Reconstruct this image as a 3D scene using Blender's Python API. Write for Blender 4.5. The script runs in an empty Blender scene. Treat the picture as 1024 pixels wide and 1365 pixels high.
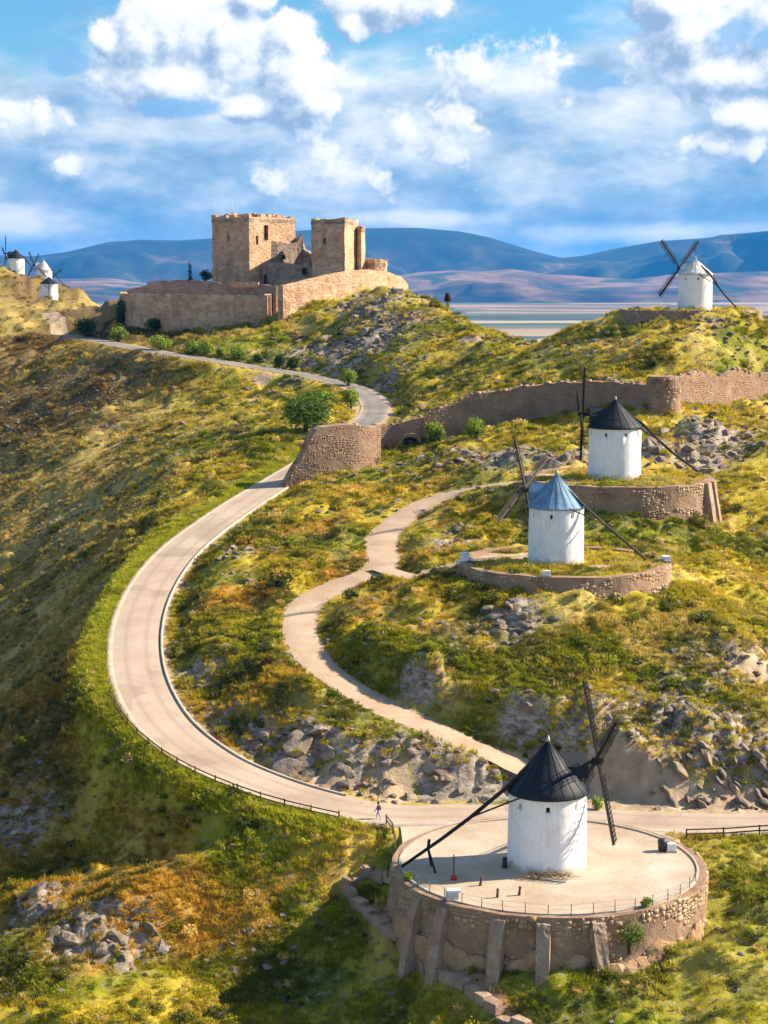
import bpy, bmesh, math, random
import numpy as np
from mathutils import Vector, Matrix

R = math.radians
random.seed(7)
rng = np.random.default_rng(11)
SC = bpy.context.scene
COL = SC.collection

# ------------------------------------------------------------------ camera
CAM_H, PITCH, F = 48.6, R(7.53), 2400.0          # metres above the first terrace, focal length in photo pixels
cam = bpy.data.cameras.new('camera')
camo = bpy.data.objects.new('camera', cam)
COL.objects.link(camo)
camo.location = (0, 0, CAM_H)
camo.rotation_euler = (math.pi / 2 - PITCH, 0, 0)
cam.sensor_fit = 'VERTICAL'
cam.sensor_height = 24.0
cam.lens = F / 1365.0 * 24.0
cam.clip_start = 1.0
cam.clip_end = 60000.0
SC.camera = camo

# ------------------------------------------------------------------ light
SUN_AZ, SUN_EL = R(78), R(35)                    # azimuth from +Y towards +X
sun_dir = Vector((math.sin(SUN_AZ) * math.cos(SUN_EL), math.cos(SUN_AZ) * math.cos(SUN_EL), math.sin(SUN_EL)))
sl = bpy.data.lights.new('sun', 'SUN')
sl.energy = 5.0
sl.angle = R(0.53)
sl.color = (1.0, 0.87, 0.67)
so = bpy.data.objects.new('sun', sl)
so.rotation_euler = sun_dir.to_track_quat('Z', 'Y').to_euler()
so.location = (300, 100, 300)
COL.objects.link(so)

SC.view_settings.view_transform = 'Standard'
SC.view_settings.look = 'None'
SC.view_settings.exposure = 1.2
SC.view_settings.gamma = 1.0
SC.view_settings.use_curve_mapping = False
SC.cycles.volume_bounces = 1
SC.cycles.max_bounces = 6
SC.cycles.use_denoising = True
SC.cycles.adaptive_threshold = 0.02

# ------------------------------------------------------------------ sky
class NT:
    """small helper to write node trees"""
    def __init__(s, tree):
        s.t = tree
    def n(s, typ, **kw):
        nd = s.t.nodes.new(typ)
        for k, v in kw.items():
            setattr(nd, k, v)
        return nd
    def put(s, sock, v):
        if hasattr(v, 'is_linked') or hasattr(v, 'links'):
            s.t.links.new(v, sock)
        else:
            sock.default_value = v
    def m(s, op, a, b=0.0, c=0.0, clamp=False):
        nd = s.n('ShaderNodeMath', operation=op)
        nd.use_clamp = clamp
        s.put(nd.inputs[0], a); s.put(nd.inputs[1], b)
        if len(nd.inputs) > 2:
            s.put(nd.inputs[2], c)
        return nd.outputs[0]
    def vm(s, op, a, b=(0, 0, 0)):
        nd = s.n('ShaderNodeVectorMath', operation=op)
        s.put(nd.inputs[0], a); s.put(nd.inputs[1], b)
        return nd.outputs['Value'] if op in ('LENGTH', 'DOT_PRODUCT') else nd.outputs[0]
    def mix(s, f, a, b, blend='MIX'):
        nd = s.n('ShaderNodeMix', data_type='RGBA', blend_type=blend)
        s.put(nd.inputs[0], f)
        s.put(nd.inputs[6], a if not isinstance(a, tuple) else (*a[:3], 1))
        s.put(nd.inputs[7], b if not isinstance(b, tuple) else (*b[:3], 1))
        return nd.outputs[2]
    def ramp(s, f, stops, interp='LINEAR'):
        nd = s.n('ShaderNodeValToRGB')
        cr = nd.color_ramp
        cr.interpolation = interp
        while len(cr.elements) < len(stops):
            cr.elements.new(0.5)
        for e, (p, c) in zip(cr.elements, stops):
            e.position = p
            e.color = (*c[:3], 1) if isinstance(c, tuple) else (c, c, c, 1)
        s.put(nd.inputs[0], f)
        return nd.outputs[0]
    def smooth(s, x, a, b):
        nd = s.n('ShaderNodeMapRange', interpolation_type='SMOOTHSTEP')
        s.put(nd.inputs[0], x)
        nd.inputs[1].default_value = a; nd.inputs[2].default_value = b
        return nd.outputs[0]
    def noise(s, vec, scale, detail=4.0, rough=0.55, dist=0.0):
        nd = s.n('ShaderNodeTexNoise')
        s.put(nd.inputs['Vector'], vec)
        nd.inputs['Scale'].default_value = scale
        nd.inputs['Detail'].default_value = detail
        nd.inputs['Roughness'].default_value = rough
        nd.inputs['Distortion'].default_value = dist
        return nd.outputs[0]

def build_world():
    w = bpy.data.worlds.new('World')
    SC.world = w
    w.use_nodes = True
    w.cycles.sampling_method = 'MANUAL'
    w.cycles.sample_map_resolution = 256
    t = w.node_tree
    t.nodes.clear()
    k = NT(t)
    out = k.n('ShaderNodeOutputWorld')
    bg = k.n('ShaderNodeBackground')
    t.links.new(bg.outputs[0], out.inputs[0])
    sky = k.n('ShaderNodeTexSky', sky_type='NISHITA')
    sky.sun_disc = False
    sky.sun_elevation = SUN_EL
    sky.sun_rotation = SUN_AZ
    sky.air_density = 1.2
    sky.dust_density = 0.3
    sky.ozone_density = 3.0
    STR = 0.1
    d = k.n('ShaderNodeTexCoord').outputs['Generated']
    sep = k.n('ShaderNodeSeparateXYZ')
    t.links.new(d, sep.inputs[0])
    az = k.m('ARCTAN2', sep.outputs[0], sep.outputs[1])
    el = k.m('ARCSINE', sep.outputs[2])
    comb = k.n('ShaderNodeCombineXYZ')
    t.links.new(az, comb.inputs[0]); t.links.new(el, comb.inputs[1])
    uv = comb.outputs[0]

    # density of the heaped clouds as a group so that it can be read twice
    g = bpy.data.node_groups.new('cumulus', 'ShaderNodeTree')
    g.interface.new_socket('Vector', in_out='INPUT', socket_type='NodeSocketVector')
    g.interface.new_socket('Density', in_out='OUTPUT', socket_type='NodeSocketFloat')
    q = NT(g)
    gi, go = q.n('NodeGroupInput'), q.n('NodeGroupOutput')
    v = gi.outputs[0]
    blobs = [(255, 60, 105, 85), (205, 70, 62, 70), (305, 65, 70, 72), (395, 112, 62, 82), (157, 66, 24, 28), (343, 8, 42, 26),
             (235, 118, 110, 42), (395, 60, 40, 40), (420, 140, 42, 30), (340, 150, 60, 22),
             (515, 14, 92, 40), (470, 45, 24, 30),
             (915, 55, 95, 80), (885, 25, 70, 60), (985, 160, 52, 32), (935, 112, 95, 40), (1015, 40, 60, 70), (1060, 110, 80, 60)]
    B = None
    for (px, py, rx, ry) in blobs:
        c = ((px - 512) / F, (365 - py) / F, 0)
        e = q.vm('MULTIPLY', q.vm('SUBTRACT', v, c), (F / rx, F / ry, 0))
        x = q.m('SUBTRACT', 1.0, q.vm('LENGTH', e))
        B = x if B is None else q.m('SMOOTH_MAX', B, x, 0.25)
    for (px, py, rx, ry) in [(450, 232, 150, 55), (570, 185, 120, 80), (650, 108, 150, 60), (30, 165, 140, 45), (960, 195, 110, 40), (100, 226, 50, 26)]:
        e = q.vm('MULTIPLY', q.vm('SUBTRACT', v, ((px - 512) / F, (365 - py) / F, 0)), (F / rx, F / ry, 0))
        B = q.m('SMOOTH_MAX', B, q.m('SUBTRACT', 0.33, q.m('MULTIPLY', q.vm('LENGTH', e), 0.62)), 0.15)
    # unseen clouds of the same kind overhead, thickened to whiten the fill light
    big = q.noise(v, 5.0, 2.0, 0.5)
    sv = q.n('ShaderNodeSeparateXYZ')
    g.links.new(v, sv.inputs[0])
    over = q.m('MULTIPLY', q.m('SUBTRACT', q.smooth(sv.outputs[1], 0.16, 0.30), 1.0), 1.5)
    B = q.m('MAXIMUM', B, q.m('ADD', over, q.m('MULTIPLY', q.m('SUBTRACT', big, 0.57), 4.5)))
    fn = q.noise(v, 36.0, 7.0, 0.60, 0.0)
    B = q.m('ADD', q.m('MINIMUM', B, 0.9), q.m('MULTIPLY', q.m('SUBTRACT', fn, 0.5), 2.0))
    g.links.new(B, go.inputs[0])

    def dens(vec):
        nd = k.n('ShaderNodeGroup')
        nd.node_tree = g
        t.links.new(vec, nd.inputs[0])
        return nd.outputs[0]
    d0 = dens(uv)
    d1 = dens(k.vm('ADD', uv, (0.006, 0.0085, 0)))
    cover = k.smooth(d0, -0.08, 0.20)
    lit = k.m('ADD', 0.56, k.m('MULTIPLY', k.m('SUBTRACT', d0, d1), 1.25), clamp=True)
    cum_col = k.ramp(lit, [(0.0, (0.30, 0.43, 0.60)), (0.36, (0.54, 0.64, 0.76)), (0.64, (0.80, 0.84, 0.88)), (1.0, (0.97, 0.95, 0.93))])
    # layered veil below and between
    st = k.vm('MULTIPLY', uv, (1.0, 2.0, 1.0))
    n1 = k.noise(st, 10.0, 6.0, 0.55, 0.1)
    n2 = k.noise(k.vm('ADD', st, (3.1, 1.7, 0)), 19.0, 6.0, 0.56, 0.1)
    low = k.smooth(el, 0.135, 0.085)
    veil = k.m('MULTIPLY', k.smooth(k.m('ADD', n1, k.m('MULTIPLY', low, 0.34)), 0.47, 0.74), 0.95)
    hgt = k.smooth(el, 0.012, 0.115)
    tone = k.m('ADD', k.m('MULTIPLY', k.m('SUBTRACT', n2, 0.5), 2.1), k.m('ADD', 0.33, k.m('MULTIPLY', hgt, 0.24)), clamp=True)
    # a few broad light patches in the veil
    P = None
    for (px, py, rx, ry) in [(103, 226, 44, 24), (440, 235, 110, 38), (570, 190, 90, 60), (650, 105, 130, 45), (470, 100, 90, 25), (30, 165, 90, 30), (40, 300, 140, 26), (560, 292, 120, 14), (860, 312, 260, 18), (820, 30, 120, 22)]:
        e = k.vm('MULTIPLY', k.vm('SUBTRACT', uv, ((px - 512) / F, (365 - py) / F, 0)), (F / rx, F / ry, 0))
        x = k.m('SUBTRACT', 1.0, k.vm('LENGTH', e), clamp=True)
        P = x if P is None else k.m('MAXIMUM', P, x)
    tone = k.m('ADD', tone, k.m('MULTIPLY', P, k.m('ADD', 0.1, k.m('MULTIPLY', n1, 1.2))), clamp=True)
    veil_col = k.ramp(tone, [(0.0, (0.15, 0.33, 0.55)), (0.35, (0.33, 0.49, 0.66)), (0.62, (0.58, 0.68, 0.78)), (1.0, (0.92, 0.92, 0.91))])
    base = k.mix(1.0, k.mix(1.0, sky.outputs[0], (STR, STR, STR), 'MULTIPLY'), (0.55, 1.0, 1.30), 'MULTIPLY')
    c = k.mix(veil, base, veil_col)
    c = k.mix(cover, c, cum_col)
    # small blue-grey scraps of cloud in shade
    D = None
    for (px, py, rx, ry) in [(962, 62, 52, 30), (1000, 70, 40, 18), (768, 116, 46, 20), (800, 118, 30, 12), (250, 152, 70, 17), (105, 97, 44, 20)]:
        e = k.vm('MULTIPLY', k.vm('SUBTRACT', uv, ((px - 512) / F, (365 - py) / F, 0)), (F / rx, F / ry, 0))
        x = k.m('SUBTRACT', 1.0, k.vm('LENGTH', e))
        D = x if D is None else k.m('MAXIMUM', D, x)
    fn = k.noise(uv, 50.0, 4.0, 0.55, 0.3)
    dc = k.m('MULTIPLY', k.smooth(k.m('ADD', D, k.m('MULTIPLY', k.m('SUBTRACT', fn, 0.5), 1.6)), 0.05, 0.55), 0.8)
    c = k.mix(dc, c, (0.22, 0.46, 0.74))
    t.links.new(c, bg.inputs[0])
    bg.inputs[1].default_value = 0.52
build_world()

# ------------------------------------------------------------------ geometry helpers
CP, SP = math.cos(PITCH), math.sin(PITCH)
def ray(px, py):
    a, b = (px - 512) / F, (682.5 - py) / F
    return np.array([a, CP + b * SP, -SP + b * CP])
def U(px, py, z):                    # the world point at height z seen at that place of the photograph
    r = ray(px, py)
    t = (z - CAM_H) / r[2]
    return np.array([0, 0, CAM_H]) + r * t
def D(px, py, depth):                # the same at a given distance
    return np.array([0, 0, CAM_H]) + ray(px, py) * depth

def vnoise(x, y, seed=0):
    xi, yi = np.floor(x).astype(np.int64), np.floor(y).astype(np.int64)
    xf, yf = x - xi, y - yi
    def h(a, b):
        n = (a * 374761393 + b * 668265263 + seed * 1442695041) & 0xffffffff
        n = ((n ^ (n >> 13)) * 1274126177) & 0xffffffff
        return ((n ^ (n >> 16)) & 0xffff) / 65535.0
    u, v = xf * xf * (3 - 2 * xf), yf * yf * (3 - 2 * yf)
    return (h(xi, yi) * (1 - u) + h(xi + 1, yi) * u) * (1 - v) + (h(xi, yi + 1) * (1 - u) + h(xi + 1, yi + 1) * u) * v
def fbm(x, y, scale, octv=4, seed=0, gain=0.5):
    s, a, tot = 0, 1.0, 0
    x, y = np.asarray(x, float) / scale, np.asarray(y, float) / scale
    for i in range(octv):
        s = s + a * vnoise(x, y, seed + i * 17)
        tot += a
        a *= gain
        c, sn = 0.8, 0.6
        x, y = (x * c - y * sn) * 2.03 + 5.1, (x * sn + y * c) * 2.03 + 2.7
    return s / tot
def sstep(a, b, x):
    t = np.clip((x - a) / (b - a), 0, 1)
    return t * t * (3 - 2 * t)

def new_obj(name, mesh, mats=(), parent=None):
    o = bpy.data.objects.new(name, mesh)
    COL.objects.link(o)
    for m in (mats if isinstance(mats, (list, tuple)) else [mats]):
        mesh.materials.append(m)
    if parent is not None:
        o.parent = parent
    return o
def tag(o, label=None, cat=None, group=None, kind=None):
    if label: o['label'] = label
    if cat: o['category'] = cat
    if group: o['group'] = group
    if kind: o['kind'] = kind
    return o
def empty(name, loc, rz=0.0):
    o = bpy.data.objects.new(name, None)
    o.empty_display_size = 0.5
    COL.objects.link(o)
    o.location = loc
    o.rotation_euler = (0, 0, rz)
    return o
def np_mesh(name, V, faces, smooth=False, tone=None):
    """V (n,3); faces an (m,k) array or a list"""
    me = bpy.data.meshes.new(name)
    V = np.asarray(V, np.float32)
    if isinstance(faces, np.ndarray):
        m, kk = faces.shape
        me.vertices.add(len(V)); me.vertices.foreach_set('co', V.ravel())
        me.loops.add(m * kk); me.loops.foreach_set('vertex_index', faces.astype(np.int32).ravel())
        me.polygons.add(m)
        me.polygons.foreach_set('loop_start', np.arange(0, m * kk, kk, dtype=np.int32))
        me.polygons.foreach_set('loop_total', np.full(m, kk, np.int32))
        me.update(calc_edges=True)
    else:
        me.from_pydata([tuple(map(float, p)) for p in V], [], faces)
    if smooth:
        me.polygons.foreach_set('use_smooth', np.ones(len(me.polygons), bool))
    if tone is not None:
        a = me.attributes.new('tone', 'FLOAT', 'FACE')
        a.data.foreach_set('value', np.asarray(tone, np.float32))
    me.validate()
    return me

class MB:
    """collects simple solids into one mesh"""
    def __init__(s):
        s.v, s.f, s.mi = [], [], []
        s.sm = []
    def _add(s, v, f, mi=0, sm=False):
        o = len(s.v)
        s.v += [tuple(map(float, p)) for p in v]
        s.f += [tuple(i + o for i in q) for q in f]
        s.mi += [mi] * len(f)
        s.sm += [sm] * len(f)
    def box(s, c, size, rot=None, mi=0, jit=0.0):
        hx, hy, hz = size[0] / 2, size[1] / 2, size[2] / 2
        v = [Vector((x * hx, y * hy, z * hz)) for z in (-1, 1) for y in (-1, 1) for x in (-1, 1)]
        if jit:
            v = [p + Vector([random.uniform(-jit, jit) for _ in range(3)]) for p in v]
        if rot is not None:
            v = [rot @ p for p in v]
        v = [p + Vector(c) for p in v]
        s._add(v, [(0, 2, 3, 1), (4, 5, 7, 6), (0, 1, 5, 4), (2, 6, 7, 3), (0, 4, 6, 2), (1, 3, 7, 5)], mi)
    def bar(s, a, b, w, h=None, mi=0):
        a, b = Vector(a), Vector(b)
        d = b - a
        s.box((a + b) / 2, (w, h or w, d.length), d.to_track_quat('Z', 'Y').to_matrix(), mi)
    def tube(s, pts, radii, n=8, mi=0, cap=True):
        pts = [Vector(p) for p in pts]
        if not isinstance(radii, (list, tuple)):
            radii = [radii] * len(pts)
        o = len(s.v)
        for i, p in enumerate(pts):
            d = (pts[min(i + 1, len(pts) - 1)] - pts[max(i - 1, 0)]).normalized()
            m = d.to_track_quat('Z', 'Y').to_matrix()
            for j in range(n):
                a = 2 * math.pi * j / n
                s.v.append(tuple(p + m @ Vector((math.cos(a) * radii[i], math.sin(a) * radii[i], 0))))
        for i in range(len(pts) - 1):
            for j in range(n):
                s.f.append((o + i * n + j, o + i * n + (j + 1) % n, o + (i + 1) * n + (j + 1) % n, o + (i + 1) * n + j))
                s.mi.append(mi); s.sm.append(True)
        if cap:
            s.f.append(tuple(o + j for j in reversed(range(n)))); s.mi.append(mi); s.sm.append(False)
            q = o + (len(pts) - 1) * n
            s.f.append(tuple(q + j for j in range(n))); s.mi.append(mi); s.sm.append(False)
    def lathe(s, prof, n=32, mi=0, sm=True, a0=0.0):
        o = len(s.v)
        for (r, z) in prof:
            for j in range(n):
                a = a0 + 2 * math.pi * j / n
                s.v.append((math.cos(a) * r, math.sin(a) * r, z))
        for i in range(len(prof) - 1):
            for j in range(n):
                s.f.append((o + i * n + j, o + i * n + (j + 1) % n, o + (i + 1) * n + (j + 1) % n, o + (i + 1) * n + j))
                s.mi.append(mi); s.sm.append(sm)
    def prism(s, poly, z0, z1, mi=0):
        n = len(poly)
        z0 = z0 if isinstance(z0, (list, tuple)) else [z0] * n
        z1 = z1 if isinstance(z1, (list, tuple)) else [z1] * n
        v = [(p[0], p[1], z0[i]) for i, p in enumerate(poly)] + [(p[0], p[1], z1[i]) for i, p in enumerate(poly)]
        f = [(i, (i + 1) % n, n + (i + 1) % n, n + i) for i in range(n)] + [tuple(range(n, 2 * n)), tuple(reversed(range(n)))]
        s._add(v, f, mi)
    def build(s, name, mats, parent=None):
        me = bpy.data.meshes.new(name)
        me.from_pydata(s.v, [], s.f)
        me.polygons.foreach_set('material_index', s.mi)
        me.polygons.foreach_set('use_smooth', s.sm)
        me.update()
        return new_obj(name, me, mats, parent)

def catmull(P, step=1.0):
    P = np.asarray(P, float)
    Q = np.vstack([2 * P[0] - P[1], P, 2 * P[-1] - P[-2]])
    out = []
    for i in range(1, len(Q) - 2):
        p0, p1, p2, p3 = Q[i - 1], Q[i], Q[i + 1], Q[i + 2]
        n = max(2, int(np.linalg.norm(p2 - p1) / step))
        for t in np.linspace(0, 1, n, endpoint=False):
            out.append(0.5 * ((2 * p1) + (-p0 + p2) * t + (2 * p0 - 5 * p1 + 4 * p2 - p3) * t * t + (-p0 + 3 * p1 - 3 * p2 + p3) * t ** 3))
    out.append(Q[-2])
    return np.array(out)

# ------------------------------------------------------------------ materials
def mat(name):
    m = bpy.data.materials.new(name)
    m.use_nodes = True
    t = m.node_tree
    b = t.nodes['Principled BSDF']
    b.inputs['Specular IOR Level'].default_value = 0.2
    return m, NT(t), b
def stone_mat(name, cols, scale=0.5, rough=0.9, bump=0.4, bscale=2.0, tone=False, stain=None):
    m, k, b = mat(name)
    co = k.n('ShaderNodeTexCoord').outputs['Object']
    n = k.noise(co, scale, 6, 0.62, 0.2)
    c = k.ramp(n, [(0.30 + 0.42 * i / max(1, len(cols) - 1), x) for i, x in enumerate(cols)])
    fine = k.noise(co, bscale * 3, 5, 0.65)
    c = k.mix(0.55, c, k.ramp(fine, [(0.3, (0.55, 0.55, 0.55)), (0.7, (1.25, 1.25, 1.25))]), 'MULTIPLY')
    if tone:
        at = k.n('ShaderNodeAttribute', attribute_name='tone')
        c = k.mix(1.0, c, k.ramp(at.outputs['Fac'], [(0.0, (0.78, 0.75, 0.73)), (0.5, (0.98, 0.97, 0.95)), (1.0, (1.22, 1.17, 1.08))]), 'MULTIPLY')
    if stain:
        sn = k.smooth(k.noise(co, stain[1], 5, 0.6, 0.5), stain[2], stain[2] + 0.12)
        c = k.mix(sn, c, stain[0])
    k.put(b.inputs['Base Color'], c)
    b.inputs['Roughness'].default_value = rough
    bp = k.n('ShaderNodeBump')
    bp.inputs['Strength'].default_value = bump
    bp.inputs['Distance'].default_value = 0.25
    k.put(bp.inputs['Height'], k.noise(co, bscale, 7, 0.65))
    k.put(b.inputs['Normal'], bp.outputs[0])
    return m
def plain_mat(name, col, rough=0.8, var=0.25, scale=3.0, bump=0.15, spec=0.2):
    m, k, b = mat(name)
    co = k.n('ShaderNodeTexCoord').outputs['Object']
    n = k.noise(co, scale, 5, 0.6)
    lo, hi = tuple(c * (1 - var) for c in col), tuple(c * (1 + var) for c in col)
    k.put(b.inputs['Base Color'], k.ramp(n, [(0.3, lo), (0.7, hi)]))
    b.inputs['Roughness'].default_value = rough
    b.inputs['Specular IOR Level'].default_value = spec
    bp = k.n('ShaderNodeBump')
    bp.inputs['Strength'].default_value = bump
    bp.inputs['Distance'].default_value = 0.05
    k.put(bp.inputs['Height'], k.noise(co, scale * 4, 4, 0.6))
    k.put(b.inputs['Normal'], bp.outputs[0])
    return m

def castle_mat(name, cols, stain):
    """weathered masonry: broad tone, courses of blocks, pitted faces and dark weather stains"""
    m, k, b = mat(name)
    co = k.n('ShaderNodeTexCoord').outputs['Object']
    c = k.ramp(k.noise(co, 0.16, 6, 0.65, 0.3), [(0.30, cols[0]), (0.5, cols[1]), (0.70, cols[2])])
    wob = k.vm('ADD', k.vm('MULTIPLY', co, (0.9, 0.9, 1.9)), k.vm('MULTIPLY', (0.35, 0.35, 0.35), (1, 1, 1)))
    vo = k.n('ShaderNodeTexVoronoi', feature='F1')
    k.put(vo.inputs['Vector'], wob)
    vo.inputs['Scale'].default_value = 1.0
    sep = k.n('ShaderNodeSeparateColor')
    k.put(sep.inputs[0], vo.outputs['Color'])
    c = k.mix(1.0, c, k.ramp(sep.outputs[0], [(0.0, (0.84, 0.82, 0.80)), (0.5, (1.0, 1.0, 1.0)), (1.0, (1.15, 1.13, 1.10))]), 'MULTIPLY')
    pit = k.noise(co, 0.75, 7, 0.7, 0.3)
    c = k.mix(0.8, c, k.ramp(pit, [(0.30, (0.50, 0.48, 0.46)), (0.46, (1.0, 1.0, 1.0)), (0.70, (1.22, 1.2, 1.15))]), 'MULTIPLY')
    sv = k.vm('MULTIPLY', co, (0.30, 0.30, 0.09))
    c = k.mix(k.m('MULTIPLY', k.smooth(k.noise(sv, 1.0, 6, 0.65, 0.4), 0.50, 0.70), 0.6), c, stain)
    k.put(b.inputs['Base Color'], c)
    b.inputs['Roughness'].default_value = 0.95
    bp = k.n('ShaderNodeBump')
    bp.inputs['Strength'].default_value = 0.9
    bp.inputs['Distance'].default_value = 0.4
    k.put(bp.inputs['Height'], k.m('ADD', pit, k.m('MULTIPLY', vo.outputs['Distance'], -0.35)))
    k.put(b.inputs['Normal'], bp.outputs[0])
    return m
def road_mat(name, cols):
    """worn surface: wheel tracks, patches, cracks and dust drifted in from the verges"""
    m, k, b = mat(name)
    co = k.n('ShaderNodeTexCoord').outputs['Object']
    lat = k.n('ShaderNodeAttribute', attribute_name='lat').outputs['Fac']
    c = k.ramp(k.noise(co, 0.12, 6, 0.62, 0.3), [(0.3, cols[0]), (0.5, cols[1]), (0.7, cols[2])])
    a = k.m('ABSOLUTE', lat)
    tr = k.m('SUBTRACT', 1.0, k.m('MULTIPLY', k.m('ABSOLUTE', k.m('SUBTRACT', a, 1.15)), 2.2), clamp=True)
    c = k.mix(k.m('MULTIPLY', tr, k.m('ADD', 0.12, k.m('MULTIPLY', k.noise(co, 0.35, 4, 0.6), 0.5))), c, tuple(x * 0.72 for x in cols[0]))
    dust = k.smooth(k.m('ADD', a, k.m('MULTIPLY', k.m('SUBTRACT', k.noise(co, 0.7, 6, 0.65), 0.5), 2.6)), 1.9, 2.7)
    c = k.mix(k.m('MULTIPLY', dust, 0.75), c, (0.47, 0.35, 0.25))
    pa = k.n('ShaderNodeTexVoronoi', feature='F1', distance='CHEBYCHEV')
    k.put(pa.inputs['Vector'], co)
    pa.inputs['Scale'].default_value = 0.22
    sep = k.n('ShaderNodeSeparateColor')
    k.put(sep.inputs[0], pa.outputs['Color'])
    c = k.mix(k.m('MULTIPLY', k.m('GREATER_THAN', sep.outputs[0], 0.86), 0.30), c, tuple(x * 0.6 for x in cols[0]))
    cr = k.n('ShaderNodeTexVoronoi', feature='DISTANCE_TO_EDGE')
    nz = k.n('ShaderNodeTexNoise')
    k.put(nz.inputs['Vector'], co)
    nz.inputs['Scale'].default_value = 0.5
    k.put(cr.inputs['Vector'], k.vm('ADD', co, k.vm('MULTIPLY', nz.outputs['Color'], (4.0, 4.0, 0.0))))
    cr.inputs['Scale'].default_value = 0.3
    c = k.mix(k.m('MULTIPLY', k.m('LESS_THAN', cr.outputs['Distance'], 0.007), 0.25), c, tuple(x * 0.45 for x in cols[0]))
    c = k.mix(0.5, c, k.ramp(k.noise(co, 6.0, 5, 0.7), [(0.3, (0.7, 0.7, 0.7)), (0.7, (1.2, 1.2, 1.2))]), 'MULTIPLY')
    k.put(b.inputs['Base Color'], c)
    b.inputs['Roughness'].default_value = 0.9
    return m
M = {}
M['castle'] = castle_mat('castle_stone', [(0.40, 0.235, 0.145), (0.55, 0.35, 0.22), (0.66, 0.46, 0.31)], (0.22, 0.15, 0.11))
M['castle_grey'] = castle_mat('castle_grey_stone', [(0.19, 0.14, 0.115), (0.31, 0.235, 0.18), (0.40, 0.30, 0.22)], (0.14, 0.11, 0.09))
M['rubble'] = stone_mat('rubble_wall', [(0.25, 0.15, 0.10), (0.36, 0.23, 0.15), (0.46, 0.32, 0.21)], 0.3, bump=0.6, bscale=1.6, tone=True)
M['core'] = stone_mat('wall_core', [(0.22, 0.135, 0.085), (0.32, 0.205, 0.13), (0.41, 0.28, 0.18)], 0.4, bump=0.7, bscale=2.0)
M['terrace'] = stone_mat('terrace_stone', [(0.26, 0.17, 0.10), (0.42, 0.29, 0.18), (0.54, 0.41, 0.28)], 0.35, bump=0.6, bscale=1.6, tone=True)
M['buttress'] = stone_mat('buttress_render', [(0.27, 0.17, 0.11), (0.37, 0.26, 0.18), (0.45, 0.34, 0.24)], 0.9, bump=0.8, bscale=2.0)
M['limestone'] = stone_mat('limestone', [(0.12, 0.09, 0.068), (0.26, 0.205, 0.16), (0.42, 0.34, 0.27)], 0.8, bump=1.0, bscale=2.2, stain=((0.32, 0.22, 0.05), 0.6, 0.52))
M['paving'] = stone_mat('terrace_paving', [(0.36, 0.26, 0.17), (0.46, 0.365, 0.275), (0.53, 0.46, 0.385)], 0.16, rough=0.85, bump=0.1, bscale=2.0)
M['asphalt'] = road_mat('dusty_asphalt', [(0.33, 0.245, 0.185), (0.41, 0.315, 0.245), (0.48, 0.38, 0.30)])
M['asphalt_dark'] = road_mat('grey_asphalt', [(0.17, 0.15, 0.14), (0.22, 0.195, 0.18), (0.28, 0.25, 0.225)])
M['concrete'] = stone_mat('pale_concrete', [(0.33, 0.27, 0.215), (0.43, 0.36, 0.29), (0.50, 0.43, 0.355)], 0.5, rough=0.85, bump=0.1, bscale=3.0)
M['dirt'] = stone_mat('path_dirt', [(0.35, 0.235, 0.16), (0.44, 0.315, 0.22), (0.50, 0.38, 0.275)], 0.25, rough=0.95, bump=0.25, bscale=2.5)
M['wood'] = plain_mat('weathered_wood', (0.032, 0.024, 0.021), 0.9, 0.4, 4.0)
M['wood_pale'] = plain_mat('grey_wood', (0.21, 0.17, 0.14), 0.8, 0.35, 4.0)
M['wood_mid'] = plain_mat('brown_wood', (0.085, 0.065, 0.055), 0.8, 0.35, 4.0)
M['fence'] = plain_mat('fence_wood', (0.13, 0.075, 0.05), 0.8, 0.35, 4.0)
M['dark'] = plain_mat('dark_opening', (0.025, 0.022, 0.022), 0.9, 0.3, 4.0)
M['zinc'] = plain_mat('pale_metal', (0.5, 0.5, 0.5), 0.5, 0.2, 3.0)
M['white_block'] = plain_mat('white_block', (0.72, 0.71, 0.69), 0.7, 0.08, 3.0)
M['red'] = plain_mat('red_paint', (0.42, 0.05, 0.04), 0.6, 0.2, 3.0)
M['black'] = plain_mat('black_plastic', (0.025, 0.025, 0.028), 0.5, 0.2, 3.0, spec=0.4)
M['earth'] = stone_mat('red_earth', [(0.20, 0.11, 0.055), (0.30, 0.17, 0.09), (0.38, 0.24, 0.13)], 0.5, bump=0.6, bscale=2.0)

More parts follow.
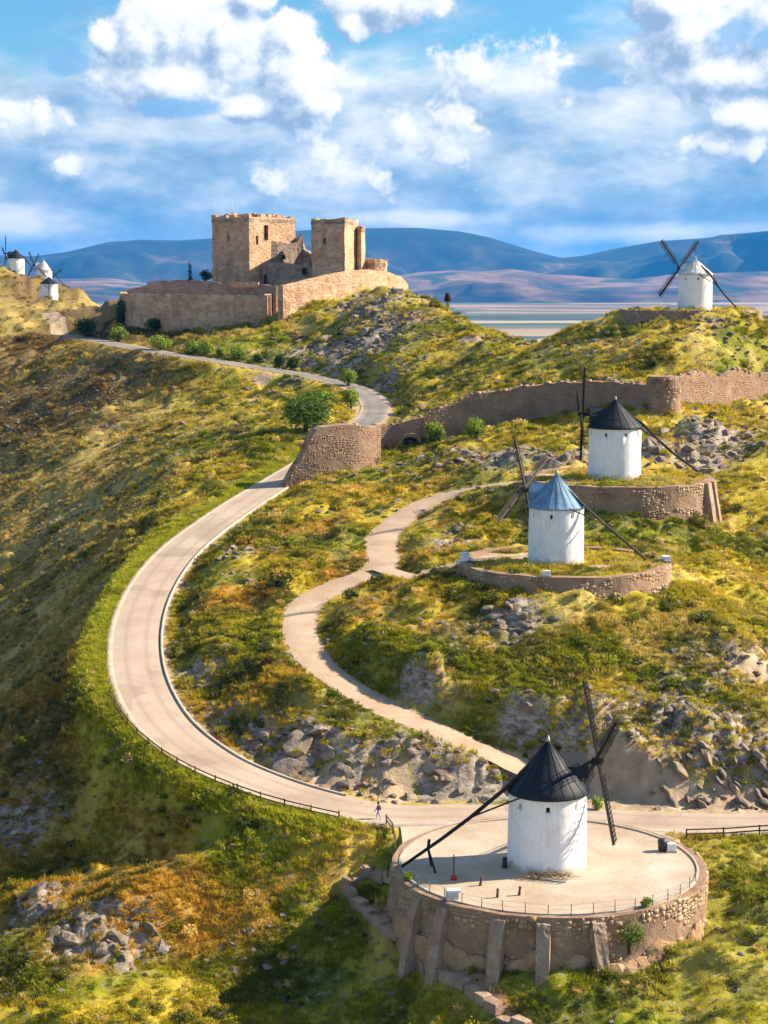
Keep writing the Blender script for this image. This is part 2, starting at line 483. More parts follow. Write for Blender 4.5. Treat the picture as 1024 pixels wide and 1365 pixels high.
def whitewash():
    m, k, b = mat('whitewash')
    co = k.n('ShaderNodeTexCoord').outputs['Object']
    n = k.noise(co, 0.9, 6, 0.6, 0.3)
    c = k.ramp(n, [(0.3, (0.76, 0.74, 0.72)), (0.55, (0.86, 0.85, 0.83)), (0.8, (0.89, 0.88, 0.86))])
    # streaks of old rain and scuffed plaster near the foot
    st = k.vm('MULTIPLY', co, (3.5, 3.5, 0.35))
    c = k.mix(k.m('MULTIPLY', k.smooth(k.noise(st, 1.0, 5, 0.6), 0.50, 0.74), 0.5), c, (0.55, 0.50, 0.44))
    sep = k.n('ShaderNodeSeparateXYZ')
    k.put(sep.inputs[0], co)
    foot = k.m('ADD', k.m('MULTIPLY', sep.outputs[2], -0.9), k.m('MULTIPLY', k.noise(co, 1.3, 5, 0.65), 1.7))
    c = k.mix(k.m('MULTIPLY', k.smooth(foot, 0.15, 0.65), 0.75), c, (0.50, 0.38, 0.27))
    k.put(b.inputs['Base Color'], c)
    b.inputs['Roughness'].default_value = 0.85
    bp = k.n('ShaderNodeBump')
    bp.inputs['Strength'].default_value = 0.35
    bp.inputs['Distance'].default_value = 0.12
    k.put(bp.inputs['Height'], k.noise(co, 1.6, 6, 0.6))
    k.put(b.inputs['Normal'], bp.outputs[0])
    return m
M['whitewash'] = whitewash()
def roof_mat(name, col, rough):
    m, k, b = mat(name)
    co = k.n('ShaderNodeTexCoord').outputs['Object']
    n = k.noise(k.vm('MULTIPLY', co, (1, 1, 0.3)), 1.4, 6, 0.6, 0.3)
    c = k.ramp(n, [(0.3, tuple(x * 0.65 for x in col)), (0.5, col), (0.75, tuple(min(1, x * 1.5) for x in col))])
    k.put(b.inputs['Base Color'], c)
    k.put(b.inputs['Roughness'], k.m('ADD', rough - 0.1, k.m('MULTIPLY', n, 0.25)))
    b.inputs['Specular IOR Level'].default_value = 0.3
    bp = k.n('ShaderNodeBump')
    bp.inputs['Strength'].default_value = 0.2
    bp.inputs['Distance'].default_value = 0.05
    k.put(bp.inputs['Height'], k.noise(co, 3.0, 4, 0.6))
    k.put(b.inputs['Normal'], bp.outputs[0])
    return m
M['roof_black'] = roof_mat('blue_black_roof', (0.007, 0.010, 0.018), 0.6)
M['roof_blue'] = roof_mat('weathered_blue_roof', (0.13, 0.24, 0.34), 0.55)
M['roof_pale'] = roof_mat('pale_grey_roof', (0.56, 0.54, 0.52), 0.7)

def leaf_mat(name, lo, hi):
    m, k, b = mat(name)
    at = k.n('ShaderNodeAttribute', attribute_name='tone')
    c = k.ramp(at.outputs['Fac'], [(0.0, lo), (1.0, hi)])
    k.put(b.inputs['Base Color'], c)
    b.inputs['Roughness'].default_value = 0.7
    tr = k.n('ShaderNodeBsdfTranslucent')
    k.put(tr.inputs[0], c)
    ms = k.n('ShaderNodeMixShader')
    ms.inputs[0].default_value = 0.3
    k.t.links.new(b.outputs[0], ms.inputs[1]); k.t.links.new(tr.outputs[0], ms.inputs[2])
    k.t.links.new(ms.outputs[0], k.t.nodes['Material Output'].inputs[0])
    return m
M['leaf_dark'] = leaf_mat('dark_leaves', (0.018, 0.042, 0.010), (0.07, 0.12, 0.026))
M['leaf_mid'] = leaf_mat('green_leaves', (0.05, 0.10, 0.012), (0.17, 0.25, 0.03))
M['leaf_light'] = leaf_mat('yellow_green_leaves', (0.12, 0.19, 0.016), (0.32, 0.40, 0.04))
M['bark'] = plain_mat('bark', (0.09, 0.06, 0.04), 0.9, 0.3, 4.0, 0.4)

def tuft_mat():
    m, k, b = mat('tuft')
    at = k.n('ShaderNodeAttribute', attribute_name='tint')
    at.attribute_type = 'INSTANCER'
    tn = k.n('ShaderNodeAttribute', attribute_name='tone')
    c = k.mix(1.0, at.outputs['Color'], k.ramp(tn.outputs['Fac'], [(0.0, (0.75, 0.75, 0.72)), (1.0, (1.45, 1.42, 1.3))]), 'MULTIPLY')
    k.put(b.inputs['Base Color'], c)
    b.inputs['Roughness'].default_value = 0.75
    tr = k.n('ShaderNodeBsdfTranslucent')
    k.put(tr.inputs[0], c)
    ms = k.n('ShaderNodeMixShader')
    ms.inputs[0].default_value = 0.42
    k.t.links.new(b.outputs[0], ms.inputs[1]); k.t.links.new(tr.outputs[0], ms.inputs[2])
    k.t.links.new(ms.outputs[0], k.t.nodes['Material Output'].inputs[0])
    return m
M['tuft'] = tuft_mat()

def ground_mat():
    m, k, b = mat('hill_ground')
    co = k.n('ShaderNodeTexCoord').outputs['Object']
    at = k.n('ShaderNodeAttribute', attribute_name='cover')       # colour of the ground cover where it grows
    bare = k.n('ShaderNodeAttribute', attribute_name='bare')
    n = k.noise(co, 0.9, 7, 0.65, 0.4)
    c = k.mix(1.0, at.outputs['Color'], k.ramp(n, [(0.28, (0.62, 0.62, 0.58)), (0.5, (0.95, 0.95, 0.92)), (0.72, (1.22, 1.2, 1.12))]), 'MULTIPLY')
    n2 = k.noise(co, 2.6, 6, 0.7)
    c = k.mix(k.m('MULTIPLY', k.smooth(n2, 0.52, 0.72), 0.55), c, (0.20, 0.13, 0.065))
    n3 = k.noise(k.vm('ADD', co, (7, 3, 1)), 1.7, 6, 0.7)
    c = k.mix(k.m('MULTIPLY', k.smooth(n3, 0.57, 0.66), 0.8), c, (0.33, 0.29, 0.25))       # stones showing
    soil = k.ramp(k.noise(co, 0.6, 6, 0.6), [(0.3, (0.32, 0.21, 0.12)), (0.55, (0.46, 0.34, 0.22)), (0.75, (0.55, 0.43, 0.30))])
    bf = k.smooth(k.m('ADD', bare.outputs['Fac'], k.m('MULTIPLY', k.m('SUBTRACT', n2, 0.5), 0.9)), 0.35, 0.7)
    c = k.mix(bf, c, soil)
    rk = k.n('ShaderNodeAttribute', attribute_name='rock')
    lime = k.ramp(k.noise(k.vm('MULTIPLY', co, (1.0, 1.0, 2.5)), 0.9, 7, 0.68, 0.6), [(0.30, (0.10, 0.075, 0.055)), (0.44, (0.25, 0.195, 0.15)), (0.56, (0.40, 0.325, 0.255)), (0.70, (0.54, 0.455, 0.375))])
    rf = k.smooth(k.m('ADD', rk.outputs['Fac'], k.m('MULTIPLY', k.m('SUBTRACT', n, 0.5), 0.9)), 0.46, 0.58)
    c = k.mix(rf, c, lime)
    k.put(b.inputs['Base Color'], c)
    b.inputs['Roughness'].default_value = 0.95
    bp = k.n('ShaderNodeBump')
    bp.inputs['Strength'].default_value = 0.9
    bp.inputs['Distance'].default_value = 0.4
    k.put(bp.inputs['Height'], k.noise(co, 1.1, 8, 0.7))
    k.put(b.inputs['Normal'], bp.outputs[0])
    return m
M['ground'] = ground_mat()

def plain_land_mat():
    m, k, b = mat('fields_and_cloud_shadow')
    co = k.n('ShaderNodeTexCoord').outputs['Object']
    s = k.vm('MULTIPLY', co, (0.0007, 0.0024, 0.0))
    vo = k.n('ShaderNodeTexVoronoi', feature='F1', distance='CHEBYCHEV')
    k.put(vo.inputs['Vector'], k.vm('ADD', s, k.vm('MULTIPLY', (0, 0, 0), (0, 0, 0))))
    vo.inputs['Scale'].default_value = 1.0
    sep = k.n('ShaderNodeSeparateColor')
    k.put(sep.inputs[0], vo.outputs['Color'])
    c = k.ramp(sep.outputs[0], [(0.0, (0.02, 0.035, 0.02)), (0.25, (0.40, 0.29, 0.15)), (0.36, (0.08, 0.12, 0.03)), (0.5, (0.50, 0.38, 0.21)),
                               (0.62, (0.03, 0.05, 0.025)), (0.76, (0.42, 0.22, 0.14)), (0.9, (0.16, 0.19, 0.06))], 'CONSTANT')  # darkest field tones also stand in for cloud shadows on the plain
    c = k.mix(0.25, c, k.ramp(k.noise(s, 2.0, 6, 0.6), [(0.3, (0.05, 0.08, 0.03)), (0.7, (0.40, 0.31, 0.18))]))
    k.put(b.inputs['Base Color'], c)
    b.inputs['Roughness'].default_value = 1.0
    return m
M['plain'] = plain_land_mat()
def mountain_mat(name, stops, scale, sq=(1, 1, 1)):
    m, k, b = mat(name)
    co = k.n('ShaderNodeTexCoord').outputs['Object']
    c = k.ramp(k.noise(k.vm('MULTIPLY', co, sq), scale, 7, 0.62, 0.3), stops)
    k.put(b.inputs['Base Color'], c)
    b.inputs['Roughness'].default_value = 1.0
    return m
M['mountain'] = mountain_mat('wooded_mountain', [(0.36, (0.012, 0.022, 0.014)), (0.52, (0.035, 0.045, 0.022)), (0.60, (0.08, 0.07, 0.04)), (0.72, (0.26, 0.19, 0.12))], 0.0017)
M['foothill'] = mountain_mat('foothill_land', [(0.36, (0.02, 0.04, 0.018)), (0.45, (0.16, 0.09, 0.05)), (0.52, (0.30, 0.18, 0.11)), (0.58, (0.04, 0.06, 0.025)), (0.70, (0.07, 0.08, 0.035)), (0.8, (0.34, 0.26, 0.16))], 0.0012, (0.8, 0.8, 6.0))

# ------------------------------------------------------------------ the hill
class Mill:
    pass
def mill_site(px, py, z, R_):
    m = Mill()
    m.x, m.y, m.z = U(px, py, z)
    m.R = R_
    return m
S1 = mill_site(729, 1151, 0.0, 13.0)
S2 = mill_site(741, 748, 16.0, 12.0)
S3 = mill_site(819, 636, 21.7, 12.6)
S4 = mill_site(926, 413, 41.8, 13.4)
S2.cx, S2.cy = S2.x + 0.9, S2.y - 0.3
S3.cx, S3.cy = S3.x + 0.4, S3.y
S1.cx, S1.cy = S1.x + 0.1, S1.y
S4.cx, S4.cy = S4.x - 0.8, S4.y
SITES = [S1, S2, S3, S4]

road_px = [(1250, 1082, 0.6), (1130, 1090, 0.3), (1000, 1096, 0.1), (880, 1094, 0.0), (760, 1087, 0.0), (640, 1084, 0.0), (520, 1084, 0.15), (440, 1071, 0.6),
           (350, 1044, 1.3), (270, 1006, 2.5), (210, 952, 4.2), (182, 880, 6.6), (192, 805, 9.0), (236, 738, 11.5), (308, 682, 14.0), (380, 637, 16.0),
           (452, 592, 19.2), (492, 561, 21.5), (499, 537, 23.0), (470, 516, 24.6), (400, 499, 26.6), (300, 483, 28.6), (205, 468, 30.6), (140, 456, 31.7), (88, 447, 32.4)]
ROAD = catmull([U(*p) for p in road_px], 1.0)
ROAD_W = 3.0
path_px = [(850, 1074, 0.5), (760, 1047, 1.1), (690, 1017, 2.0), (600, 980, 4.0), (500, 935, 6.0), (430, 890, 8.0), (402, 846, 9.8), (406, 806, 11.3), (450, 780, 12.3),
           (508, 754, 13.4), (510, 715, 15.0), (550, 680, 17.0), (600, 658, 18.5), (660, 645, 20.0), (720, 641, 20.8)]
PATH = catmull([U(*p) for p in path_px], 1.0)
branch_px = [(508, 756, 13.4), (550, 768, 13.4), (590, 757, 14.2), (640, 744, 15.4), (690, 742, 15.9)]
BRANCH = catmull([U(*p) for p in branch_px], 1.0)
# worn trails far off on the castle hill and the far mill hill
TRAIL1 = catmull([D(618, 428, 392), D(640, 438, 388), D(662, 444, 385), D(700, 452, 384), (*D(720, 458, 386)[:3],)], 2.0)
ROAD2 = catmull([D(88, 447, 468), D(60, 438, 520), D(20, 428, 560), D(-60, 420, 600)], 2.0)
ROAD2[:, 2] += 0.0

ctrl = [('z', 0, 0, 0)][:0]
def cz(*a):
    for (px, py, z) in a: ctrl.append(U(px, py, z))
def cd(*a):
    for (px, py, d) in a: ctrl.append(D(px, py, d))
def cw(*a):
    for p in a: ctrl.append(np.array(p, float))
for p in ROAD[::14]: ctrl.append(p)
for p in PATH[::12]: ctrl.append(p)
# round the first terrace
cz((700, 1318, -5.0), (775, 1318, -5.0), (600, 1290, -5.4), (540, 1255, -5.2), (860, 1280, -4.2), (950, 1225, -3.0), (500, 1190, -4.2), (960, 1130, -0.8), (1010, 1180, -1.6),
   (1000, 1300, -4.5), (700, 1365, -6.6), (900, 1365, -6.0), (500, 1330, -8.2), (300, 1365, -10), (400, 1250, -6.4), (470, 1130, -1.5))
for a in np.linspace(0, 2 * math.pi, 6, endpoint=False):
    for s in SITES:
        cw((s.cx + 6 * math.cos(a), s.cy + 6 * math.sin(a), s.z))
# below the bend
cz((250, 1150, -3.2), (150, 1212, -5.2), (380, 1140, -2.4), (250, 1285, -8.2), (330, 1100, -2.4), (200, 1060, -4.2), (130, 1150, -7.5))
cd((0, 1365, 140), (0, 1150, 175), (0, 1000, 212), (0, 900, 252), (0, 800, 302), (0, 700, 352), (0, 600, 402), (0, 500, 452), (0, 446, 480),
   (100, 1365, 137), (60, 1240, 155), (100, 1000, 186), (90, 900, 203), (100, 800, 250), (100, 700, 322), (100, 600, 375), (100, 500, 430), (100, 456, 452),
   (140, 960, 186), (150, 760, 245), (220, 690, 275), (220, 600, 340), (220, 520, 405), (310, 640, 290), (320, 560, 352), (330, 510, 398), (390, 600, 303), (390, 545, 345))
# inside of the bend
cz((350, 720, 14.0), (300, 850, 9.0), (300, 950, 5.4), (400, 985, 4.2), (400, 905, 7.6), (330, 800, 10.8), (420, 720, 14.6), (450, 660, 17.2), (560, 640, 19.0), (480, 850, 10.2), (580, 860, 10.2),
   (600, 920, 7.2), (560, 1030, 2.2), (460, 1030, 2.3), (640, 1050, 1.2))
# the slope under the second and third mill and on the right
cz((750, 808, 13.5), (640, 800, 13.4), (870, 790, 13.8), (900, 745, 15.0), (830, 708, 16.6), (948, 692, 16.4), (960, 650, 19.0), (650, 850, 10.6), (800, 850, 10.6), (800, 950, 6.2), (700, 940, 6.6),
   (700, 985, 4.0), (800, 1010, 3.6), (900, 1000, 3.6), (900, 900, 8.2), (1000, 1000, 3.6), (1000, 900, 7.8), (1000, 800, 11.4), (1000, 700, 15.8), (1000, 1065, 1.2), (880, 1062, 1.2), (760, 700, 17.0))
cd((1000, 650, 246), (1000, 590, 266), (900, 600, 262), (960, 560, 280), (800, 590, 268), (700, 610, 262), (620, 615, 272), (740, 580, 283))
# foot of the cross wall and the ground behind it
cz((517, 606, 18.6), (580, 592, 20.2), (640, 576, 22.2), (700, 561, 24.0), (790, 541, 26.6), (885, 551, 26.6), (960, 540, 26.6), (1024, 528, 27.2), (450, 636, 16.4), (1150, 517, 26.5))
cd((540, 542, 338), (560, 505, 368), (600, 482, 376), (650, 472, 372), (700, 492, 328), (800, 472, 326), (900, 452, 330), (1000, 470, 322), (1000, 445, 342), (850, 445, 338), (926, 446, 322), (1100, 452, 352),
   (640, 441, 402), (700, 464, 390), (590, 413, 425), (760, 461, 362), (500, 403, 436), (540, 440, 408), (480, 470, 402), (420, 470, 415), (420, 430, 432), (350, 450, 432), (250, 455, 446), (560, 405, 446), (540, 394, 458), (480, 402, 450))
# castle platform
cd((165, 438, 466), (260, 436, 462), (352, 432, 452), (380, 420, 448), (430, 405, 455), (460, 393, 459), (520, 392, 470), (330, 385, 482), (430, 372, 485), (300, 380, 500), (200, 400, 490), (120, 440, 474))
for a, z_ in ((190, 39.6), (215, 39.8), (240, 41.0), (270, 41.3), (300, 41.0), (325, 39.6), (350, 38.8)):
    cw((S4.cx + 15.2 * math.cos(R(a)), S4.cy + 15.2 * math.sin(R(a)), z_))
# back of the crest, the far mill hill and the outer flanks
cw((20, 520, 25), (80, 480, 12), (120, 420, 22), (180, 400, 15), (-20, 560, 20), (-100, 560, 18), (60, 620, -50), (150, 560, -50), (220, 460, -40), (-30, 640, -20))
cd((0, 440, 540), (60, 440, 530), (110, 436, 560), (0, 405, 640), (60, 404, 660), (110, 412, 665), (150, 424, 650), (22, 367, 709), (66, 384, 704), (62, 400, 655), (120, 396, 690), (-100, 380, 700), (-100, 420, 600))
cw((31, 425, 22), (44, 402, 24), (16, 450, 24), (56, 392, 22), (72, 385, 26), (92, 372, 28), (60, 372, 36), (-152, 745, 30), (-190, 745, 28), (-112, 730, 20), (-150, 790, -5), (-60, 720, -45), (-120, 850, -30), (-220, 850, -20), (-130, 480, 22), (-130, 400, -2), (-110, 300, -22), (-95, 200, -30), (-80, 120, -32), (-200, 350, -40), (-220, 550, 15),
   (110, 150, -6), (110, 220, 2), (120, 300, 22), (160, 220, -20), (150, 120, -25), (190, 320, -5), (0, 95, -18), (60, 95, -17), (-50, 95, -24))
CT = np.array(ctrl)
# merge near duplicates
keep = []
for i, p in enumerate(CT):
    if all(np.hypot(*(p[:2] - CT[j][:2])) > 2.2 for j in keep):
        keep.append(i)
CT = CT[keep]
LS = 60.0
def tps(r2):
    return np.where(r2 > 1e-12, 0.5 * r2 * np.log(np.maximum(r2, 1e-12)), 0.0)
def _solve():
    X = CT[:, :2] / LS
    n = len(X)
    K = tps(((X[:, None] - X[None]) ** 2).sum(-1)) + np.eye(n) * 0.004
    P = np.hstack([np.ones((n, 1)), X])
    A = np.block([[K, P], [P.T, np.zeros((3, 3))]])
    return np.linalg.solve(A, np.concatenate([CT[:, 2], np.zeros(3)]))
WGT = _solve()
def rbf(x, y):
    shp = np.shape(x)
    X = np.stack([np.ravel(x), np.ravel(y)], 1) / LS
    out = np.empty(len(X))
    C = CT[:, :2] / LS
    for i in range(0, len(X), 40000):
        q = X[i:i + 40000]
        r2 = ((q ** 2).sum(1)[:, None] + (C ** 2).sum(1)[None] - 2 * q @ C.T).clip(0)
        out[i:i + 40000] = tps(r2) @ WGT[:-3] + WGT[-3] + q @ WGT[-2:]
    return out.reshape(shp)
def poly_dist(x, y, line, chunk=30000, reach=None):
    """distance to a dense polyline and the height of its nearest point"""
    shp = np.shape(x)
    x, y = np.ravel(x), np.ravel(y)
    dd, zz = np.full(len(x), 1e3), np.zeros(len(x))
    lo, hi = line[:, :2].min(0) - 14, line[:, :2].max(0) + 14
    idx = np.nonzero((x > lo[0]) & (x < hi[0]) & (y > lo[1]) & (y < hi[1]))[0]
    L = line[:, :2]
    for i in range(0, len(idx), chunk):
        j = idx[i:i + chunk]
        q = np.stack([x[j], y[j]], 1)
        r2 = (q ** 2).sum(1)[:, None] + (L ** 2).sum(1)[None] - 2 * q @ L.T
        a = r2.argmin(1)
        dd[j] = np.sqrt(r2[np.arange(len(j)), a].clip(0))
        zz[j] = line[a, 2]
    return dd.reshape(shp), zz.reshape(shp)

rocky_w = []          # rocky places: (x, y, radius), filled below
def smooth_height(x, y):
    x, y = np.asarray(x, float), np.asarray(y, float)
    h = rbf(x, y)
    side = np.maximum(0, np.abs(x + 8) - (0.24 * y + 55))
    t = np.maximum(sstep(0, 260, side), sstep(800, 1050, y))
    return h * (1 - t) - 165 * t
def bumps(x, y):
    a = (fbm(x, y, 14, 3, 3) - 0.5) * 2.2 + (fbm(x, y, 3.6, 3, 9) - 0.5) * 1.5
    led = fbm(x * 0.8 + y * 0.3, y - x * 0.2, 7.0, 3, 21)
    a += sstep(0.50, 0.60, led) * 0.9
    a += (fbm(x, y, 1.3, 2, 31) - 0.5) * 0.35 * sstep(500, 250, y)
    far = sstep(380, 700, y)
    return a * (1 + far * 0.8) + (fbm(x, y, 40, 3, 5) - 0.5) * 4.0 * far
def height(x, y, info=False):
    x, y = np.asarray(x, float), np.asarray(y, float)
    h0 = smooth_height(x, y)
    rd, rz = poly_dist(x, y, ROAD)
    pd, pz = poly_dist(x, y, PATH)
    bd, bz = poly_dist(x, y, BRANCH)
    r2, rz2 = poly_dist(x, y, ROAD2)
    t1, tz1 = poly_dist(x, y, TRAIL1)
    calm = sstep(2.8, 6.5, rd) * sstep(1.6, 4.0, pd) * sstep(1.4, 3.5, bd)
    h = h0 + bumps(x, y) * calm
    for d_, z_, a, b in ((bd, bz, 1.6, 4.5), (pd, pz, 2.3, 5.4), (rd, rz, 4.2, 9.5)):
        f = 1 - sstep(a, b, d_)
        h = h * (1 - f) + (z_ - 0.12) * f
    if len(rocky_w):
        rk = rockiness(x, y) * sstep(3.6, 5.0, rd) * sstep(1.8, 3.0, pd)
        w_ = fbm(x, y, 2.6, 3, 611)
        ridge = 1 - np.abs(2 * fbm(x + 2 * w_, y * 0.7, 2.4, 3, 601) - 1)
        step_ = np.floor(fbm(x * 0.8 + y * 0.35, y - 0.3 * x, 3.2, 3, 621) * 7 + 0.5) / 7
        h = h + rk * ((ridge - 0.7) * 1.4 + (step_ - 0.45) * 2.4)
    inside = np.zeros_like(h)
    for s in SITES:
        d_ = np.hypot(x - s.cx, y - s.cy)
        f = 1 - sstep(s.R - 1.0, s.R - 0.3, d_)
        low = 0.10 if s is not S1 else 0.35
        g = s.z - low + (0 if s is S1 else 1) * (fbm(x, y, 3, 3, 77) - 0.5) * 0.35
        h = h * (1 - f) + g * f
        inside = np.maximum(inside, f)
    # forecourt between terrace and road
    fx = sstep(S1.x - 13.5, S1.x - 11.5, x) * (1 - sstep(S1.x + 9.0, S1.x + 11.5, x)) * sstep(S1.y + 1, S1.y + 3, y) * (1 - sstep(S1.y + 19, S1.y + 22, y))
    h = h * (1 - fx) + (-0.22) * fx
    if info:
        return h, dict(rd=rd, pd=pd, bd=bd, r2=r2, t1=t1, inside=inside, fx=fx)
    return h
def rockiness(x, y):
    v = np.zeros_like(x)
    for (a, b, r_) in rocky_w:
        v = np.maximum(v, 1 - np.hypot(x - a, y - b) / (r_ * 1.5))
    return np.clip(v, 0, 1)

def hit(px, py, t0=90.0, t1=1000.0):
    """where the sight line through that place of the photograph meets the hill"""
    t = np.arange(t0, t1, 0.6)
    p = np.array([0, 0, CAM_H])[None] + ray(px, py)[None] * t[:, None]
    h = height(p[:, 0], p[:, 1])
    i = np.nonzero(p[:, 2] <= h)[0]
    if not len(i):
        return None
    i = i[0]
    return np.array([p[i, 0], p[i, 1], h[i]])
def hxy(x, y):
    return float(height(np.array([x]), np.array([y]))[0])

def frame_of(line):
    t = np.gradient(line[:, :2], axis=0)
    t /= np.linalg.norm(t, axis=1)[:, None]
    return t, np.stack([-t[:, 1], t[:, 0]], 1)
# rocky places by eye: photo position, radius in metres
ROCKY = [(405, 1012, 5.5), (560, 1040, 6), (640, 1045, 5), (480, 1040, 5), (960, 1058, 7), (1010, 1060, 5), (690, 828, 4), (800, 955, 6), (900, 950, 8), (860, 985, 6), (960, 970, 6), (980, 885, 6),
         (600, 610, 8), (680, 605, 8), (750, 610, 6), (890, 600, 7), (930, 610, 6), (960, 575, 8), (500, 400, 12), (520, 440, 12), (480, 465, 12), (430, 470, 10),
         (110, 1235, 5), (60, 1200, 4), (160, 1260, 4), (10, 1110, 5), (265, 900, 4), (280, 970, 4.5), (330, 1000, 4), (270, 730, 5), (320, 740, 4), (605, 725, 3.5), (510, 515, 5), (540, 625, 5), (700, 990, 3.5), (560, 915, 3), (240, 700, 4)]
_found = []
for px, py, r_ in ROCKY:
    p = hit(px, py)
    if p is not None:
        _found.append((p[0], p[1], r_))
BARE = [(830, 1072, 5.5), (790, 1064, 4.5), (880, 1077, 5), (920, 1082, 4), (700, 741, 3.2), (668, 742, 2.6), (640, 745, 2.4), (800, 755, 1.8), (520, 1058, 3), (440, 1045, 2.5), (980, 1078, 4), (900, 658, 1.6), (760, 640, 2.2), (470, 545, 3.5), (440, 530, 2.5), (1000, 890, 3.0), (950, 430, 2), (350, 505, 3), (640, 600, 3), (700, 395, 3)]
bare_w = []
for px, py, r_ in BARE:
    p = hit(px, py)
    if p is not None:
        bare_w.append((p[0], p[1], r_))
rocky_w = np.array(_found)
C_ = lambda *a: np.array(a)
LUSH, YGREEN, STRAW, ORANGE, DARK, OLIVE = C_(0.20, 0.215, 0.012), C_(0.43, 0.335, 0.028), C_(0.56, 0.41, 0.12), C_(0.50, 0.265, 0.026), C_(0.06, 0.075, 0.014), C_(0.30, 0.205, 0.05)
_t, _n = frame_of(ROAD)
VERGE = ROAD[50:-195].copy()
VERGE[:, :2] += _n[50:-195] * 5.4
def cover_colour(x, y, seed=0):
    """what grows there: broad patches of green, yellow, straw and russet"""
    a = fbm(x, y, 16, 4, 101)
    b = fbm(x, y, 7, 4, 131)
    c = fbm(x, y, 26, 3, 171)
    def mx(p, q, f):
        return p * (1 - f[..., None]) + q * f[..., None]
    col = np.broadcast_to(YGREEN, (*x.shape, 3)).copy()
    col = mx(col, LUSH, sstep(0.50, 0.62, a) * 0.85)
    col = mx(col, STRAW, sstep(0.54, 0.68, b) * 0.7)
    # russet cushions inside the bend of the road and low on the left
    bend = np.exp(-(((x + 14) / 17) ** 2 + ((y - 208) / 38) ** 2))
    fore = np.exp(-(((x + 25) / 30) ** 2 + ((y - 145) / 22) ** 2)) * 0.7
    col = mx(col, ORANGE, np.clip(np.maximum(bend, fore) * 1.3, 0, 1) * sstep(0.44, 0.58, c * 0.4 + b * 0.6))
    # the big western slope is dry, with brown shadow painted on its upper part
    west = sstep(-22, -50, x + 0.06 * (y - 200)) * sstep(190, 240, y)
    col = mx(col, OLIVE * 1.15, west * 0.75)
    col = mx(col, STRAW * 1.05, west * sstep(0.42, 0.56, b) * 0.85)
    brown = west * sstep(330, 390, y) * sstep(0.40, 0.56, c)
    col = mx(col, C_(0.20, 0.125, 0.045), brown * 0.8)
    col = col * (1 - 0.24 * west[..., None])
    wl = sstep(-24, -36, x) * (1 - sstep(190, 240, y)) * sstep(160, 180, y)
    col = mx(col, OLIVE * C_(1.2, 0.8, 0.8), wl * 0.7)
    # lush fringe beside the terrace and in the foreground corner
    g = np.exp(-(((x - 32) / 12) ** 2 + ((y - 138) / 16) ** 2)) + 0.8 * np.exp(-(((x + 2) / 9) ** 2 + ((y - 132) / 9) ** 2))
    col = mx(col, LUSH * 1.15, np.clip(g, 0, 1) * 0.8)
    vd, _ = poly_dist(x, y, VERGE)
    col = mx(col, C_(0.44, 0.38, 0.026), (1 - sstep(0.6, 2.2, vd + 2.2 * (b - 0.5))) * 0.85)
    dk = fbm(x, y, 4.5, 3, 211)
    col = mx(col, DARK, sstep(0.57, 0.68, dk) * 0.65 * (1 - 0.7 * west))
    return col

def build_hill():
    nc, ys = 470, []
    y = 62.0
    while y < 1100:
        ys.append(y)
        y += 0.004 * max(y, 130) if y < 520 else 0.012 * y
    ys = np.array(ys)
    s = np.linspace(-1, 1, nc)
    W = 0.255 * ys + 14
    X = W[:, None] * (s[None] + 4.5 * np.sign(s[None]) * np.abs(s[None]) ** 17)
    Y = np.repeat(ys[:, None], nc, 1)
    Z, I = height(X, Y, True)
    V = np.stack([X, Y, Z], -1).reshape(-1, 3)
    nr = len(ys)
    i = np.arange(nr - 1)[:, None] * nc + np.arange(nc - 1)[None]
    F_ = np.stack([i, i + 1, i + nc + 1, i + nc], -1).reshape(-1, 4)
    me = np_mesh('hill', V, F_, smooth=True)
    x, y = V[:, 0], V[:, 1]
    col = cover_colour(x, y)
    bare = np.maximum(1 - sstep(2.6, 4.6, I['rd'].ravel()), 1 - sstep(1.5, 2.9, I['pd'].ravel()))
    bare = np.maximum(bare, 1 - sstep(1.2, 2.6, I['bd'].ravel()))
    bare = np.maximum(bare, 0.95 * (1 - sstep(1.6, 3.2, I['r2'].ravel())))
    bare = np.maximum(bare, 0.95 * (1 - sstep(0.9, 2.2, I['t1'].ravel())))
    for (a, b, r_) in bare_w:
        bare = np.maximum(bare, 1 - sstep(r_ * 0.5, r_ * 1.1, np.hypot(x - a, y - b)))
    rk = rockiness(x, y)[:, None]
    col = col * (1 - rk * 0.5) + np.array([0.24, 0.20, 0.16]) * rk * 0.5
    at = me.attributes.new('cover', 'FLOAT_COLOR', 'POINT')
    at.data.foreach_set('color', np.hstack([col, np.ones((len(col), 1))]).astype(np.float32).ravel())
    ar = me.attributes.new('rock', 'FLOAT', 'POINT')
    ar.data.foreach_set('value', (rk[:, 0] * (1 - np.clip(bare * 1.6, 0, 1)) * sstep(3.6, 5.0, I['rd'].ravel()) * sstep(1.8, 3.0, I['pd'].ravel())).astype(np.float32))
    ab = me.attributes.new('bare', 'FLOAT', 'POINT')
    ab.data.foreach_set('value', bare.astype(np.float32))
    return tag(new_obj('hill', me, M['ground']), kind='structure')
build_hill()

